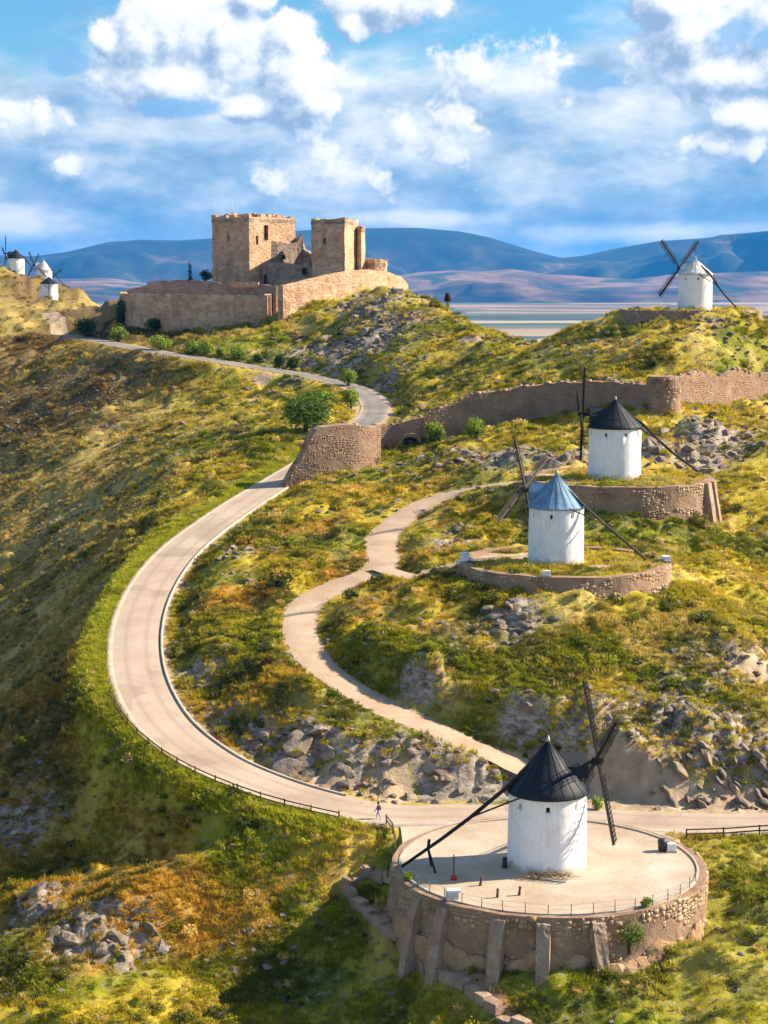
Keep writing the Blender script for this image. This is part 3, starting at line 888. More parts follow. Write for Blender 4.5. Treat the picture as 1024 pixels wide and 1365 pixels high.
# ------------------------------------------------------------------ the plain and the mountains
def build_plain():
    xs = np.linspace(-14000, 14000, 57)
    ys = np.concatenate([np.linspace(-2500, 3000, 12), np.linspace(3400, 30000, 60)])
    X, Y = np.meshgrid(xs, ys)
    Z = -150 + (fbm(X, Y, 2500, 3, 3) - 0.5) * 18 * sstep(1500, 5000, Y)
    V = np.stack([X, Y, Z], -1).reshape(-1, 3)
    nc = len(xs)
    i = np.arange(len(ys) - 1)[:, None] * nc + np.arange(nc - 1)[None]
    tag(new_obj('plain', np_mesh('plain', V, np.stack([i, i + 1, i + nc + 1, i + nc], -1).reshape(-1, 4), True), M['plain']), kind='structure')
build_plain()
def skyline(pts, depth):
    pts = np.array(pts, float)
    return (pts[:, 0] - 512) / F * depth, (365 - pts[:, 1]) / F * depth + CAM_H
def build_range(name, pts, depth, width, material, rough, seed):
    """a range whose crest carries the profile, falling to the plain on both sides with spurs and gullies"""
    px, pz = skyline(pts, depth)
    xs = np.linspace(-0.36 * depth, 0.36 * depth, 260)
    vs = np.linspace(-1, 1, 50)
    X, Vv = np.meshgrid(xs, vs)
    crest = np.interp(X, px, pz)
    Yc = depth + (fbm(X, X * 0, 1800, 3, seed) - 0.5) * width * 0.5
    Y = Yc + Vv * width
    hgt = crest + 150
    spur = fbm(X + Y * 0.25, Y * 0.55, 1400, 5, seed + 4)
    prof = np.clip(1 - np.abs(Vv) ** 1.25, 0, 1)
    Z = -152 + hgt * np.clip(prof + (spur - 0.5) * rough * (1 - prof) * 2.2, 0, 1.0) * np.where(np.abs(Vv) > 0.98, 0, 1)
    Z += (fbm(X, Y, 700, 5, seed + 9) - 0.5) * 110 * prof * np.clip(np.abs(Vv) * 5, 0.15, 1)
    V = np.stack([X, Y, Z], -1).reshape(-1, 3)
    nc = len(xs)
    i = np.arange(len(vs) - 1)[:, None] * nc + np.arange(nc - 1)[None]
    tag(new_obj(name, np_mesh(name, V, np.stack([i, i + 1, i + nc + 1, i + nc], -1).reshape(-1, 4), True), material), kind='structure')
build_range('mountains', [(-600, 330), (-200, 345), (0, 340), (60, 341), (100, 336), (150, 323), (190, 320), (240, 321), (280, 318), (340, 312), (420, 306), (500, 304), (560, 304), (610, 308), (650, 316), (690, 328), (720, 337),
                          (745, 343), (775, 340), (820, 330), (870, 321), (930, 317), (1000, 311), (1060, 312), (1300, 330), (1700, 325)], 17500, 2600, M['mountain'], 1.7, 41)
build_range('foothills', [(-600, 385), (0, 376), (60, 372), (140, 370), (200, 378), (300, 382), (500, 372), (560, 362), (600, 360), (640, 362), (680, 358), (720, 364), (760, 366), (830, 372), (900, 366), (960, 362), (1024, 360), (1300, 372), (1700, 380)], 14000, 1300, M['foothill'], 1.2, 77)

# ------------------------------------------------------------------ road and paths
def strip(name, line, offs, dz, material, jit=0.0, seed=1, kind='structure', thick=0.0):
    """a sheet along a line between side offsets offs[0] < offs[-1]"""
    t, n = frame_of(line)
    k_ = len(offs)
    V = np.zeros((len(line), k_, 3))
    s = np.arange(len(line))
    for j, o in enumerate(offs):
        oo = np.full(len(line), o, float)
        if jit and j in (0, k_ - 1):
            oo += (fbm(s, s * 0 + j * 9.1, 5.0, 4, seed) - 0.5) * 2 * jit
        V[:, j, :2] = line[:, :2] + n * oo[:, None]
        V[:, j, 2] = line[:, 2] + (dz[j] if isinstance(dz, (list, tuple)) else dz)
    V = V.reshape(-1, 3)
    i = np.arange(len(line) - 1)[:, None] * k_ + np.arange(k_ - 1)[None]
    Fc = np.stack([i, i + k_, i + k_ + 1, i + 1], -1).reshape(-1, 4)[:, ::-1]
    me = np_mesh(name, V, Fc, True)
    la = me.attributes.new('lat', 'FLOAT', 'POINT')
    la.data.foreach_set('value', np.tile(np.array(offs, np.float32), len(line)))
    return tag(new_obj(name, me, material), kind=kind)
GATE = int(np.argmin(np.linalg.norm(ROAD - U(452, 592, 19.2), axis=1)))
strip('road', ROAD[:GATE + 1], [-2.6, -1.3, 0, 1.3, 2.6], [0.0, 0.03, 0.05, 0.03, 0.0], M['asphalt'])
strip('road', ROAD[GATE:], [-2.9, -1.3, 0, 1.3, 2.9], [0.0, 0.03, 0.05, 0.03, 0.0], M['asphalt_dark'])
strip('road_shoulder', ROAD[:GATE], [2.5, 2.6, 3.3, 3.5], [-0.1, 0.012, 0.0, -0.25], M['concrete'], 0.0)
BEND = ROAD[np.argmin(np.abs(ROAD[:, 0] - U(440, 1071, 0.6)[0]) + (ROAD[:, 1] > 175) * 99):]
BEND = BEND[:np.argmin(np.linalg.norm(BEND - U(385, 634, 16.2), axis=1))]
strip('kerb', BEND, [-3.02, -3.0, -2.72, -2.7], [-0.3, 0.15, 0.15, -0.2], M['concrete'])
_p = int(np.argmin(np.linalg.norm(PATH - U(745, 1041, 1.2), axis=1)))
strip('footpath', PATH[_p:], [-2.0, -1.0, 0, 1.0, 2.0], [-0.10, -0.03, 0.0, -0.03, -0.10], M['dirt'], 0.55, 5)
strip('footpath', BRANCH, [-1.4, -0.7, 0, 0.7, 1.4], [-0.06, -0.02, 0.01, -0.02, -0.06], M['dirt'], 0.5, 8)

def forecourt():
    pts = [(S1.x + a, S1.y + b) for a, b in [(-11.9, 3.2), (-12.0, 8), (-12.2, 13.0), (-6, 12.4), (2, 12.2), (10, 12.0), (12.4, 9.2), (12.0, 5.5), (12.75, 2.6)]]
    c = np.array(pts).mean(0)
    V = [(c[0], c[1], -0.02)] + [(p[0], p[1], -0.02) for p in pts]
    n = len(pts)
    o = new_obj('forecourt', np_mesh('forecourt', V, [(0, i + 1, (i + 1) % n + 1) for i in range(n)]), M['paving'])
    tag(o, kind='structure')
forecourt()

# ------------------------------------------------------------------ masonry facings
class Stones:
    """rough stones laid in courses, collected as one mesh with a tone for every stone"""
    def __init__(s):
        s.v, s.f, s.t = [], [], []
    def lay(s, A, B, za, zb, nrm, course=0.32, proud=0.10, lmin=0.3, lmax=0.85, gap=0.025, topfun=None):
        """A, B plan points; za / zb bottom and top heights at A and B: (bottom, top)"""
        A, B = np.array(A, float), np.array(B, float)
        L = np.linalg.norm(B - A)
        d = (B - A) / L
        nrm = np.array(nrm, float)
        z = min(za[0], zb[0])
        top = max(za[1], zb[1])
        row = 0
        while z < top:
            h = course * random.uniform(0.6, 1.6)
            u = random.uniform(-0.4, 0)
            while u < L:
                l = random.uniform(lmin, lmax) * random.choice([0.6, 1.0, 1.0, 1.5])
                um = min(max((u + l / 2) / L, 0), 1)
                lo, hi = za[0] + (zb[0] - za[0]) * um, za[1] + (zb[1] - za[1]) * um
                a, b = max(u, 0), min(u + l - gap, L)
                if z + h * 0.6 > lo and z + h * 0.7 < hi and b - a > 0.1 and float(fbm(A[0] + d[0] * u + 31, A[1] + d[1] * u + z * 1.7, 1.8, 2, 45)) < 0.60:
                    pr = proud * random.uniform(0.2, 0.8)
                    z1 = z + h - gap
                    o = len(s.v)
                    for q, dep in ((0, -0.15), (1, pr)):
                        sh = 0.0 if q == 0 else 0.05
                        for uu, zz in ((a + sh, z + sh), (b - sh, z + sh), (b - sh, z1 - sh), (a + sh, z1 - sh)):
                            j = 0.04 if q else 0
                            p = A + d * (uu + random.uniform(-j, j)) + nrm * (dep + random.uniform(-j, j) * 0.6)
                            s.v.append((p[0], p[1], zz + random.uniform(-j, j)))
                    s.f += [(o + 4, o + 5, o + 6, o + 7), (o, o + 1, o + 5, o + 4), (o + 1, o + 2, o + 6, o + 5), (o + 2, o + 3, o + 7, o + 6), (o + 3, o, o + 4, o + 7)]
                    s.t += [random.random() ** 0.9] * 5
                u += l
            z += h
            row += 1
    def build(s, name, material, parent, loc=(0, 0, 0)):
        V = np.array(s.v) - np.array(loc)
        o = new_obj(name, np_mesh(name, V, np.array(s.f), False, s.t), material, parent)
        return tag(o, kind='stuff')

def ring_terrace(s, name, label, a0, a1, depth, material, stones=True, batter=0.4, course=0.31, cope=0.0):
    """a round retaining wall under a mill, visible from angle a0 to a1"""
    t = empty(name, (s.cx, s.cy, s.z))
    n = 72
    m = MB()
    rin = s.R - (0.5 if s is S1 else 1.1)
    angs = np.linspace(0, 2 * math.pi, n, endpoint=False)
    prof = []
    for (r, z) in ((rin, -0.6), (rin, cope), (s.R, cope), (s.R + batter, -depth), (s.R + batter + 0.2, -depth - 3)):
        prof.append((r, z))
    o = len(m.v)
    for i, (r, z) in enumerate(prof):
        for j, a in enumerate(angs):
            rr = r + (float(fbm(j * 0.9, i * 3.1, 2.0, 2, 5)) - 0.5) * (0.25 if i >= 2 else 0.25)
            zz = z + ((float(fbm(j * 1.0, 1.0, 2.0, 2, 15)) - 0.5) * 0.22 if i in (1, 2) else 0)
            m.v.append((math.cos(a) * rr, math.sin(a) * rr, zz))
    for i in range(len(prof) - 1):
        for j in range(n):
            m.f.append((o + i * n + j, o + i * n + (j + 1) % n, o + (i + 1) * n + (j + 1) % n, o + (i + 1) * n + j)[::-1])
            m.mi.append(0); m.sm.append(False)
    m.build('wall_core', M['core'], t)
    if stones:
        st = Stones()
        da = R(3.0)
        a = a0
        while a < a1:
            for zt, zb in ((cope - 0.02, -depth / 2), (-depth / 2, -depth)):
                r0 = s.R + batter * (-zt if zt < 0 else 0) / depth
                r1 = s.R + batter * (-zb) / depth
                rm = (r0 + r1) / 2 - 0.02
                A = (math.cos(a) * rm, math.sin(a) * rm)
                B = (math.cos(a + da) * rm, math.sin(a + da) * rm)
                am = a + da / 2
                st.lay(A, B, (zb, zt), (zb, zt), (math.cos(am), math.sin(am)), course=course)
            a += da
        st.build('stone_facing', material, t)
    tag(t, label, 'terrace wall')
    return t

T1 = ring_terrace(S1, 'round_terrace', 'round stone terrace with sloping buttresses under the nearest black roofed windmill', R(150), R(390), 6.0, M['terrace'], cope=0.06)
def terrace_paving():
    m = MB()
    n = 72
    v = [(0, 0, 0.03)] + [(math.cos(2 * math.pi * j / n) * 12.55, math.sin(2 * math.pi * j / n) * 12.55, 0.03) for j in range(n)]
    m._add(v, [(0, j + 1, (j + 1) % n + 1) for j in range(n)])
    m.build('paving', M['paving'], T1)
    # low pale kerb that runs round the rim inside the coping
    m = MB()
    m.lathe([(12.2, 0.0), (12.2, 0.16), (12.4, 0.16), (12.4, 0.0)], 72, sm=False)
    m.build('rim_kerb', M['concrete'], T1)
    for px in (541, 574, 645, 703, 775):
        dx = (px - 729) / F * 139.0
        a = -math.acos(max(-1, min(1, dx / 13.1)))
        c, s_ = math.cos(a), math.sin(a)
        m = MB()
        w = random.uniform(0.42, 0.55)
        zb = hxy(S1.cx + c * 15.3, S1.cy + s_ * 15.3) - 0.6
        P = []
        for side in (-1, 1):
            for (r, z) in ((12.6, -0.25), (13.35, -0.35), (13.9, -1.6), (15.1, zb), (12.6, zb)):
                ww = w * random.uniform(0.92, 1.08)
                P.append((c * r - s_ * ww * side, s_ * r + c * ww * side, z + random.uniform(-0.05, 0.05)))
        m._add(P, [(0, 1, 2, 3, 4), (9, 8, 7, 6, 5), (0, 5, 6, 1), (1, 6, 7, 2), (2, 7, 8, 3), (3, 8, 9, 4), (4, 9, 5, 0)])
        bo = m.build('buttress', M['buttress'], T1)
        bm = bmesh.new(); bm.from_mesh(bo.data)
        bmesh.ops.subdivide_edges(bm, edges=bm.edges, cuts=3, use_grid_fill=True)
        for v in bm.verts:
            v.co += Vector([random.uniform(-0.05, 0.05) for _ in range(3)])
        bm.to_mesh(bo.data); bm.free()
    # bulging red rock that the wall is founded on
    for i in range(38):
        a = R(205 + 125 * i / 37 + random.uniform(-2, 2))
        r = 13.25 + random.uniform(-0.1, 0.15)
        z = random.uniform(-5.4, -3.3)
        m = MB()
        bm = bmesh.new()
        bmesh.ops.create_icosphere(bm, subdivisions=2, radius=1.0)
        sx, sy, sz = random.uniform(1.1, 2.0), 0.5, random.uniform(0.8, 1.5)
        q = Matrix.Rotation(a + math.pi / 2, 3, 'Z')
        ph = random.random() * 50
        for v in bm.verts:
            f = 0.75 + 0.5 * float(fbm(v.co.x * 1.3 + ph, v.co.y * 1.3 + v.co.z * 1.7, 1.0, 2, 3))
            v.co = q @ Vector((v.co.x * sx * f, v.co.y * sy * f, v.co.z * sz * f)) + Vector((math.cos(a) * r, math.sin(a) * r, z))
        me = bpy.data.meshes.new('bedrock')
        bm.to_mesh(me); bm.free()
        new_obj('bedrock', me, M['terrace_rock'], T1)
M['terrace_rock'] = stone_mat('terrace_bedrock', [(0.27, 0.16, 0.08), (0.42, 0.26, 0.14), (0.50, 0.34, 0.20)], 0.5, bump=0.8, bscale=1.5)
terrace_paving()
ring_terrace(S2, 'round_terrace', 'low round stone wall of the grassy terrace under the blue roofed windmill', R(185), R(400), 3.0, M['terrace'], cope=0.15)
T3 = ring_terrace(S3, 'round_terrace', 'high round stone wall with two piers under the windmill by the fortress wall', R(195), R(380), 5.6, M['terrace'], cope=0.1)
for a in (R(-32), R(-22)):
    m = MB()
    c, s_ = math.cos(a), math.sin(a)
    P = []
    for side in (-1, 1):
        for (r, z) in ((12.0, 0.05), (13.1, 0.0), (14.1, -5.5), (12.0, -5.5)):
            P.append((c * r - s_ * 0.6 * side, s_ * r + c * 0.6 * side, z))
    m._add(P, [(0, 1, 2, 3), (7, 6, 5, 4), (0, 4, 5, 1), (1, 5, 6, 2), (2, 6, 7, 3), (3, 7, 4, 0)])
    m.build('buttress', M['buttress'], T3)
ring_terrace(S4, 'round_terrace', 'broken stone terrace wall round the pale roofed windmill on the right hand crest', R(175), R(372), 3.4, M['terrace'], cope=0.1, course=0.5)

# ------------------------------------------------------------------ windmills
def build_mill(x, y, z, label, dia=6.5, body=6.4, roof=4.1, axis=0.0, sail_t=50.0, sail_r=7.2, roof_mat_='roof_black', hub_z=None, tail=12.0, tail_up=0.3, facet=False, wood='wood',
               door=None, win_off=0.0, seg=48, over=0.22, fork=True, lattice=True):
    t = empty('windmill', (x, y, z), axis)
    r0, r1 = dia / 2 * 1.015, dia / 2 * 0.985
    rad = lambda zz: r0 + (r1 - r0) * max(0, min(1, zz / body))
    # tower wall with real window openings below the eave
    nseg = 64
    zs = [-0.6, 0.0, 0.9, 2.0, 3.2, 4.4, body - 1.15, body - 0.68, body]
    wins = [int(round((i + win_off) * nseg / 8)) % nseg for i in range(8)]
    m = MB()
    V = [[(math.cos(2 * math.pi * j / nseg) * rad(zz) * (1 + 0.004 * math.sin(j * 2.3 + i)), math.sin(2 * math.pi * j / nseg) * rad(zz) * (1 + 0.004 * math.sin(j * 1.7 + i * 2)), zz) for j in range(nseg)] for i, zz in enumerate(zs)]
    for i in range(len(zs) - 1):
        for j in range(nseg):
            q = [V[i][j], V[i][(j + 1) % nseg], V[i + 1][(j + 1) % nseg], V[i + 1][j]]
            if i == 6 and j in wins:
                inn = [(p[0] * 0.86, p[1] * 0.86, p[2]) for p in q]
                for e in range(4):
                    m._add([q[e], q[(e + 1) % 4], inn[(e + 1) % 4], inn[e]], [(0, 1, 2, 3)])
            else:
                m._add(q, [(0, 1, 2, 3)], 0, True)
    tw = m.build('tower', M['whitewash'], t)
    bm = bmesh.new(); bm.from_mesh(tw.data); bmesh.ops.remove_doubles(bm, verts=bm.verts, dist=1e-4); bm.to_mesh(tw.data); bm.free()
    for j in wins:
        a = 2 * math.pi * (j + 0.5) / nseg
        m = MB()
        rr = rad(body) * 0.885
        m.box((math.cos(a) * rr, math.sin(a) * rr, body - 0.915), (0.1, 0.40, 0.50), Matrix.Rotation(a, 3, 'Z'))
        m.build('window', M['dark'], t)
    if door is not None:
        a = R(door) - axis
        m = MB()
        m.box((math.cos(a) * (rad(1) + 0.02), math.sin(a) * (rad(1) + 0.02), 1.05), (0.25, 1.15, 2.1), Matrix.Rotation(a, 3, 'Z'))
        d_ = m.build('door', M['dark'], t)
    # roof
    rb = rad(body) + over
    n = 18 if facet else seg
    m = MB()
    prof = [(rad(body) - 0.3, body - 0.10), (rb, body - 0.16), (rb + 0.03, body - 0.02)]
    for f in np.linspace(0.0, 1.0, 9)[1:]:
        prof.append((max(0.05, (rb + 0.03) * (1 - f) ** (1.06)), body - 0.02 + roof * f))
    m.lathe(prof, n, sm=not facet)
    rf = m.build('roof', M[roof_mat_], t)
    m = MB()                       # standing seams and the overlaps of the sheets
    for j in range(20):
        a = 2 * math.pi * (j + 0.5) / 20
        pts = [(math.cos(a) * (max(0.05, (rb + 0.03) * (1 - f) ** 1.06) + 0.015), math.sin(a) * (max(0.05, (rb + 0.03) * (1 - f) ** 1.06) + 0.015), body + roof * f) for f in (0, 0.25, 0.5, 0.75, 0.97)]
        for p, q in zip(pts[:-1], pts[1:]):
            m.bar(p, q, 0.03, 0.03)
    for f in (0.3, 0.62):
        rr = (rb + 0.03) * (1 - f) ** 1.06
        m.lathe([(rr + 0.02, body + roof * f - 0.06), (rr + 0.06, body + roof * f - 0.05), (rr, body + roof * f + 0.03)], n, sm=False)
    m.build('seam', M[roof_mat_], rf)
    m = MB()
    m.tube([(0, 0, body + roof - 0.15), (0, 0, body + roof + 0.1), (0, 0, body + roof + 0.35)], [0.16, 0.13, 0.03], 8)
    m.build('finial', M['zinc'], rf)
    # hood, shaft and hub: the sails look along +X
    hz = hub_z or body + roof * 0.5
    m = MB()
    for_x0, for_x1 = 0.6, rb * 0.93
    w = 1.05
    P = []
    for xx in (for_x0, for_x1):
        P += [(xx, -w, hz - 1.15), (xx, w, hz - 1.15), (xx, w, hz - 0.1), (xx, 0.0, hz + 0.85), (xx, -w, hz - 0.1)]
    m._add(P, [(0, 1, 2, 3, 4)[::-1], (5, 6, 7, 8, 9), (0, 1, 6, 5)[::-1], (1, 2, 7, 6)[::-1], (2, 3, 8, 7)[::-1], (3, 4, 9, 8)[::-1], (4, 0, 5, 9)[::-1]])
    m.build('hood', M[roof_mat_], rf)
    xh = rb + 0.75
    m = MB()
    m.tube([(for_x1 - 0.5, 0, hz), (xh - 0.35, 0, hz)], 0.26, 12)
    m.build('shaft', M[wood], t)
    m = MB()
    m.box((xh, 0, hz), (0.7, 0.62, 0.62))
    m.tube([(xh + 0.3, 0, hz), (xh + 0.62, 0, hz)], [0.24, 0.14], 10)
    m.build('hub', M[wood], t)
    for q in range(4):
        a = R(sail_t + 90 * q)
        u = Vector((0, math.sin(a), math.cos(a)))
        v = Vector((0, math.cos(a), -math.sin(a)))
        c = Vector((xh + (0.12 if q % 2 else -0.12), 0, hz))
        m = MB()
        m.bar(c, c + u * sail_r, 0.20, 0.24)
        sp = m.build('sail', M[wood], t)
        if lattice:
            m = MB()
            s0, s1, hw = 1.5, sail_r - 0.1, 0.62
            off = Vector((0.11, 0, 0))
            for vv in (-hw, -hw / 2, hw / 2, hw):
                m.bar(c + u * s0 + v * vv + off, c + u * s1 + v * vv + off, 0.05)
            ss = s0
            while ss <= s1 + 0.01:
                m.bar(c + u * ss - v * hw + off * 1.5, c + u * ss + v * hw + off * 1.5, 0.045)
                ss += 0.40
            m.build('lattice', M[wood], sp)
    # tail pole on the other side
    if tail:
        m = MB()
        p0 = Vector((-rb * 0.25, 0, body + roof * 0.62))
        p1 = Vector((-rb * 0.98, 0, body + 0.35))
        p2 = Vector((-tail * 0.72, 0, 2.6 + tail_up))
        p3 = Vector((-tail, 0, 0.35 + tail_up))
        m.tube([p0, p1, p1.lerp(p2, 0.5) + Vector((0, 0, -0.12)), p2, p3], [0.17, 0.17, 0.17, 0.16, 0.13], 8)
        m.build('tail_pole', M[wood], t)
        m = MB()
        for side in (-1, 1):
            m.tube([(-rb * 0.75, side * rb * 0.62, body + 0.05), p1.lerp(p2, 0.62)], 0.08, 6)
        m.build('brace', M[wood], t)
        if fork:
            m = MB()
            q = p2.lerp(p3, 0.35)
            m.tube([q + Vector((0.1, 0, 0.75)), q + Vector((0, 0, -0.1))], 0.13, 8)
            m.tube([q, (q.x + 0.5, 1.0, -0.2)], 0.10, 6)
            m.tube([q, (q.x + 0.5, -1.0, -0.2)], 0.10, 6)
            m.build('prop', M[wood], t)
    tag(t, label, 'windmill', 'whitewashed windmills along the ridge')
    return t

A1 = math.atan2(0.165, 0.986)
W1 = build_mill(S1.x, S1.y, S1.z + 0.03, 'white windmill with blue-black roof on the paved terrace beside the road', 6.5, 6.4, 4.15, A1, -50, 7.4, 'roof_black', 8.55, 12.3, 0.0, win_off=0.62)
W2 = build_mill(S2.x, S2.y, S2.z, 'white windmill with weathered sky blue roof on the low grassy terrace', 6.3, 6.4, 3.8, math.atan2(0.5, -0.866), 25, 7.0, 'roof_blue', 8.05, 11.0, 0.7, facet=True, wood='wood_mid', win_off=0.2, fork=False)
W3 = build_mill(S3.x, S3.y, S3.z, 'white windmill with blue-black roof close below the long fortress wall', 7.0, 6.8, 3.7, math.atan2(0.04, -1), 20, 6.8, 'roof_black', 8.4, 11.0, 0.5, win_off=0.35, fork=False)
W4 = build_mill(S4.x, S4.y, S4.z, 'white windmill with pale grey roof alone on the right hand crest', 6.5, 6.8, 3.0, math.atan2(0.80, -0.60), 45, 7.4, 'roof_pale', 7.9, 10.5, 0.3, win_off=0.1, fork=False)
def far_mill(px, py, depth, **kw):
    p = D(px, py, depth)
    z = hxy(p[0], p[1])
    return build_mill(p[0], p[1], max(z, p[2]) - 0.3 if abs(z - p[2]) < 4 else z, **kw)
far_mill(22, 367, 709, label='white windmill with black roof highest on the far hill behind the castle', dia=6.5, body=7.0, roof=3.4, axis=R(200), sail_t=20, sail_r=7.2, tail=9, door=265, fork=False)
far_mill(59, 382, 704, label='white windmill with white conical roof between two black roofed mills on the far hill', dia=6.4, body=6.6, roof=4.2, axis=R(165), sail_t=40, sail_r=6.5, roof_mat_='roof_pale', tail=9, fork=False)
far_mill(66, 401, 655, label='white windmill with low black roof furthest down the far hill', dia=6.3, body=6.6, roof=2.4, axis=R(100), sail_t=40, sail_r=6.0, tail=9, door=262, fork=False)

# ------------------------------------------------------------------ the cross wall
def rubble_wall(name, label, pts, thick, front, facing=True, ragged=0.6, cat='wall', course=0.27, step=0.9, ends=True):
    """pts: (x, y, top z); front: +1/-1 the side of the line that faces the camera"""
    L = catmull(pts, step) if len(pts) > 2 else np.linspace(pts[0], pts[1], max(2, int(np.linalg.norm(np.array(pts[1]) - pts[0]) / step)))
    t_, n_ = frame_of(L)
    n_ = n_ * front
    c = L[len(L) // 2]
    g0 = height(L[:, 0] + n_[:, 0] * thick / 2, L[:, 1] + n_[:, 1] * thick / 2)
    g1 = height(L[:, 0] - n_[:, 0] * thick / 2, L[:, 1] - n_[:, 1] * thick / 2)
    base = np.minimum(g0, g1) - 1.2
    t = empty(name, (c[0], c[1], float(base[len(L) // 2] + 1.2)))
    o = np.array(t.location)
    s = np.arange(len(L))
    top = L[:, 2] + (fbm(s, s * 0 + c[0], 2.2, 3, 8) - 0.5) * 2 * ragged + (fbm(s, s * 0 + c[0] + 40, 9.0, 2, 88) - 0.55) * 2.4
    top2 = top - 0.2 + (fbm(s, s * 0 + c[1], 2.0, 2, 18) - 0.5) * 0.5
    V = []
    for i in range(len(L)):
        f_ = L[i, :2] + n_[i] * thick / 2
        b_ = L[i, :2] - n_[i] * thick / 2
        V += [(f_[0], f_[1], base[i]), (f_[0], f_[1], top[i]), (L[i, 0], L[i, 1], max(top[i], top2[i]) + 0.12), (b_[0], b_[1], top2[i]), (b_[0], b_[1], base[i])]
    V = np.array(V) - o
    Fc = []
    for i in range(len(L) - 1):
        for j in range(4):
            Fc.append((i * 5 + j, i * 5 + j + 1, (i + 1) * 5 + j + 1, (i + 1) * 5 + j))
    Fc.append((0, 4, 3, 2, 1))
    k_ = (len(L) - 1) * 5
    Fc.append((k_, k_ + 1, k_ + 2, k_ + 3, k_ + 4))
    me = np_mesh('wall_core', V, Fc)
    bm = bmesh.new(); bm.from_mesh(me); bmesh.ops.recalc_face_normals(bm, faces=bm.faces); bm.to_mesh(me); bm.free()
    new_obj('wall_core', me, M['core'], t)
    if facing:
        st = Stones()
        for i in range(len(L) - 1):
            A = L[i, :2] + n_[i] * thick / 2
            B = L[i + 1, :2] + n_[i + 1] * thick / 2
            nn = n_[i] + n_[i + 1]
            nn /= np.linalg.norm(nn)
            st.lay(A, B, (base[i] + 0.6, top[i] + 0.05), (base[i + 1] + 0.6, top[i + 1] + 0.05), nn, course=course, proud=0.045, lmin=0.22, lmax=0.6)
        if ends:
            for i, sg in ((0, -1), (len(L) - 1, 1)):
                A = L[i, :2] + n_[i] * thick / 2
                B = L[i, :2] - n_[i] * thick / 2
                st.lay(A, B, (base[i] + 0.6, top[i]), (base[i] + 0.6, top2[i]), t_[i] * sg, course=course, proud=0.09)
        # loose stones on the broken top
        for i in range(0, len(L) - 1):
            if random.random() < 0.55:
                w = random.uniform(0.35, 1.1)
                f_ = L[i, :2] + n_[i] * random.uniform(-thick / 2.4, thick / 2.4)
                mm = MB(); mm.box((f_[0], f_[1], max(top[i], top2[i]) + 0.1), (w, w * 0.8, 0.45), Matrix.Rotation(random.random() * 3, 3, 'Z'), jit=0.08)
                q = len(st.v)
                st.v += mm.v; st.f += [(a + q, b + q, c_ + q, d_ + q) for a, b, c_, d_ in mm.f]; st.t += [random.random()] * 6
        st.build('stone_facing', M['rubble'], t, o)
    tag(t, label, cat)
    return t

def wp(px, py, depth, ptop):
    p = D(px, py, depth); q = D(px, ptop, depth)
    return (p[0], p[1], q[2])
rubble_wall('fortress_wall', 'short steep stub of reddish fortress wall hiding the road beyond', [wp(378, 645, 284, 640), wp(402, 645, 285, 602), wp(424, 640, 286, 568), wp(470, 636, 289, 567), wp(498, 630, 293, 570)], 3.0, -1, ragged=0.25)
WALLR = rubble_wall('fortress_wall', 'long sunless stretch of fortress wall climbing from the road to the corner bastion',
                    [wp(503, 610, 301, 570), wp(522, 604, 302, 562), wp(560, 596, 302, 549), wp(600, 588, 303, 534), wp(650, 574, 304, 522), wp(700, 561, 304, 513), wp(740, 552, 303, 507), wp(800, 540, 299, 503), wp(850, 545, 292, 502), wp(876, 550, 286, 504)], 1.7, -1)
rubble_wall('fortress_wall', 'sunlit stretch of fortress wall running right from the corner bastion',
            [wp(893, 550, 288, 503), wp(930, 545, 297, 500), wp(980, 536, 309, 499), wp(1030, 528, 321, 497), wp(1100, 522, 336, 495), wp(1180, 518, 352, 493)], 1.7, -1)
def bastion():
    p = wp(884, 554, 284.5, 503)
    g = hxy(p[0], p[1])
    t = empty('corner_bastion', (p[0], p[1], g))
    h = p[2] - g
    m = MB()
    m.lathe([(2.95, -2.0), (2.8, 0), (2.55, h - 0.1), (2.4, h + 0.25), (0.0, h + 0.1)], 20, sm=False)
    m.build('wall_core', M['core'], t)
    st = Stones()
    for j in range(20):
        a, b = 2 * math.pi * j / 20, 2 * math.pi * (j + 1) / 20
        st.lay((math.cos(a) * 2.65, math.sin(a) * 2.65), (math.cos(b) * 2.65, math.sin(b) * 2.65), (-1, h + random.uniform(-0.1, 0.35)), (-1, h + 0.1), (math.cos((a + b) / 2), math.sin((a + b) / 2)), course=0.42, proud=0.14)
    st.build('stone_facing', M['rubble'], t)
    tag(t, 'rounded corner bastion where the fortress wall turns', 'bastion')
bastion()
def arch():
    p = D(547, 592, 300.8)
    t = WALLR
    o = Vector(t.location)
    m = MB()
    yy = p[1] - 0.5
    n = 9
    for i in range(n):
        a = math.pi * i / (n - 1)
        m.box((p[0] + math.cos(a) * 1.75 - o.x, yy - o.y, p[2] + math.sin(a) * 1.6 - o.z), (0.75, 1.0, 0.6), Matrix.Rotation(-a + math.pi / 2, 3, 'Y'), jit=0.06)
    for sx in (-1, 1):
        for kz in range(3):
            m.box((p[0] + sx * 1.75 - o.x, yy - o.y, p[2] - 0.45 - kz * 0.5 - o.z), (0.7, 1.0, 0.46), jit=0.05)
    ar = m.build('arch_ring', M['core'], t)
    m = MB()
    v = [(p[0] + math.cos(math.pi * i / 12) * 1.5 - o.x, yy + 0.05 - o.y, p[2] + math.sin(math.pi * i / 12) * 1.4 - o.z) for i in range(13)]
    v += [(p[0] - 1.5 - o.x, yy + 0.05 - o.y, p[2] - 1.6 - o.z), (p[0] + 1.5 - o.x, yy + 0.05 - o.y, p[2] - 1.6 - o.z)]
    m._add(v, [tuple(range(15))])
    m.build('arch_shade_sheet', M['dark'], ar)  # flat dark sheet painted for the shade inside the open arch
arch()

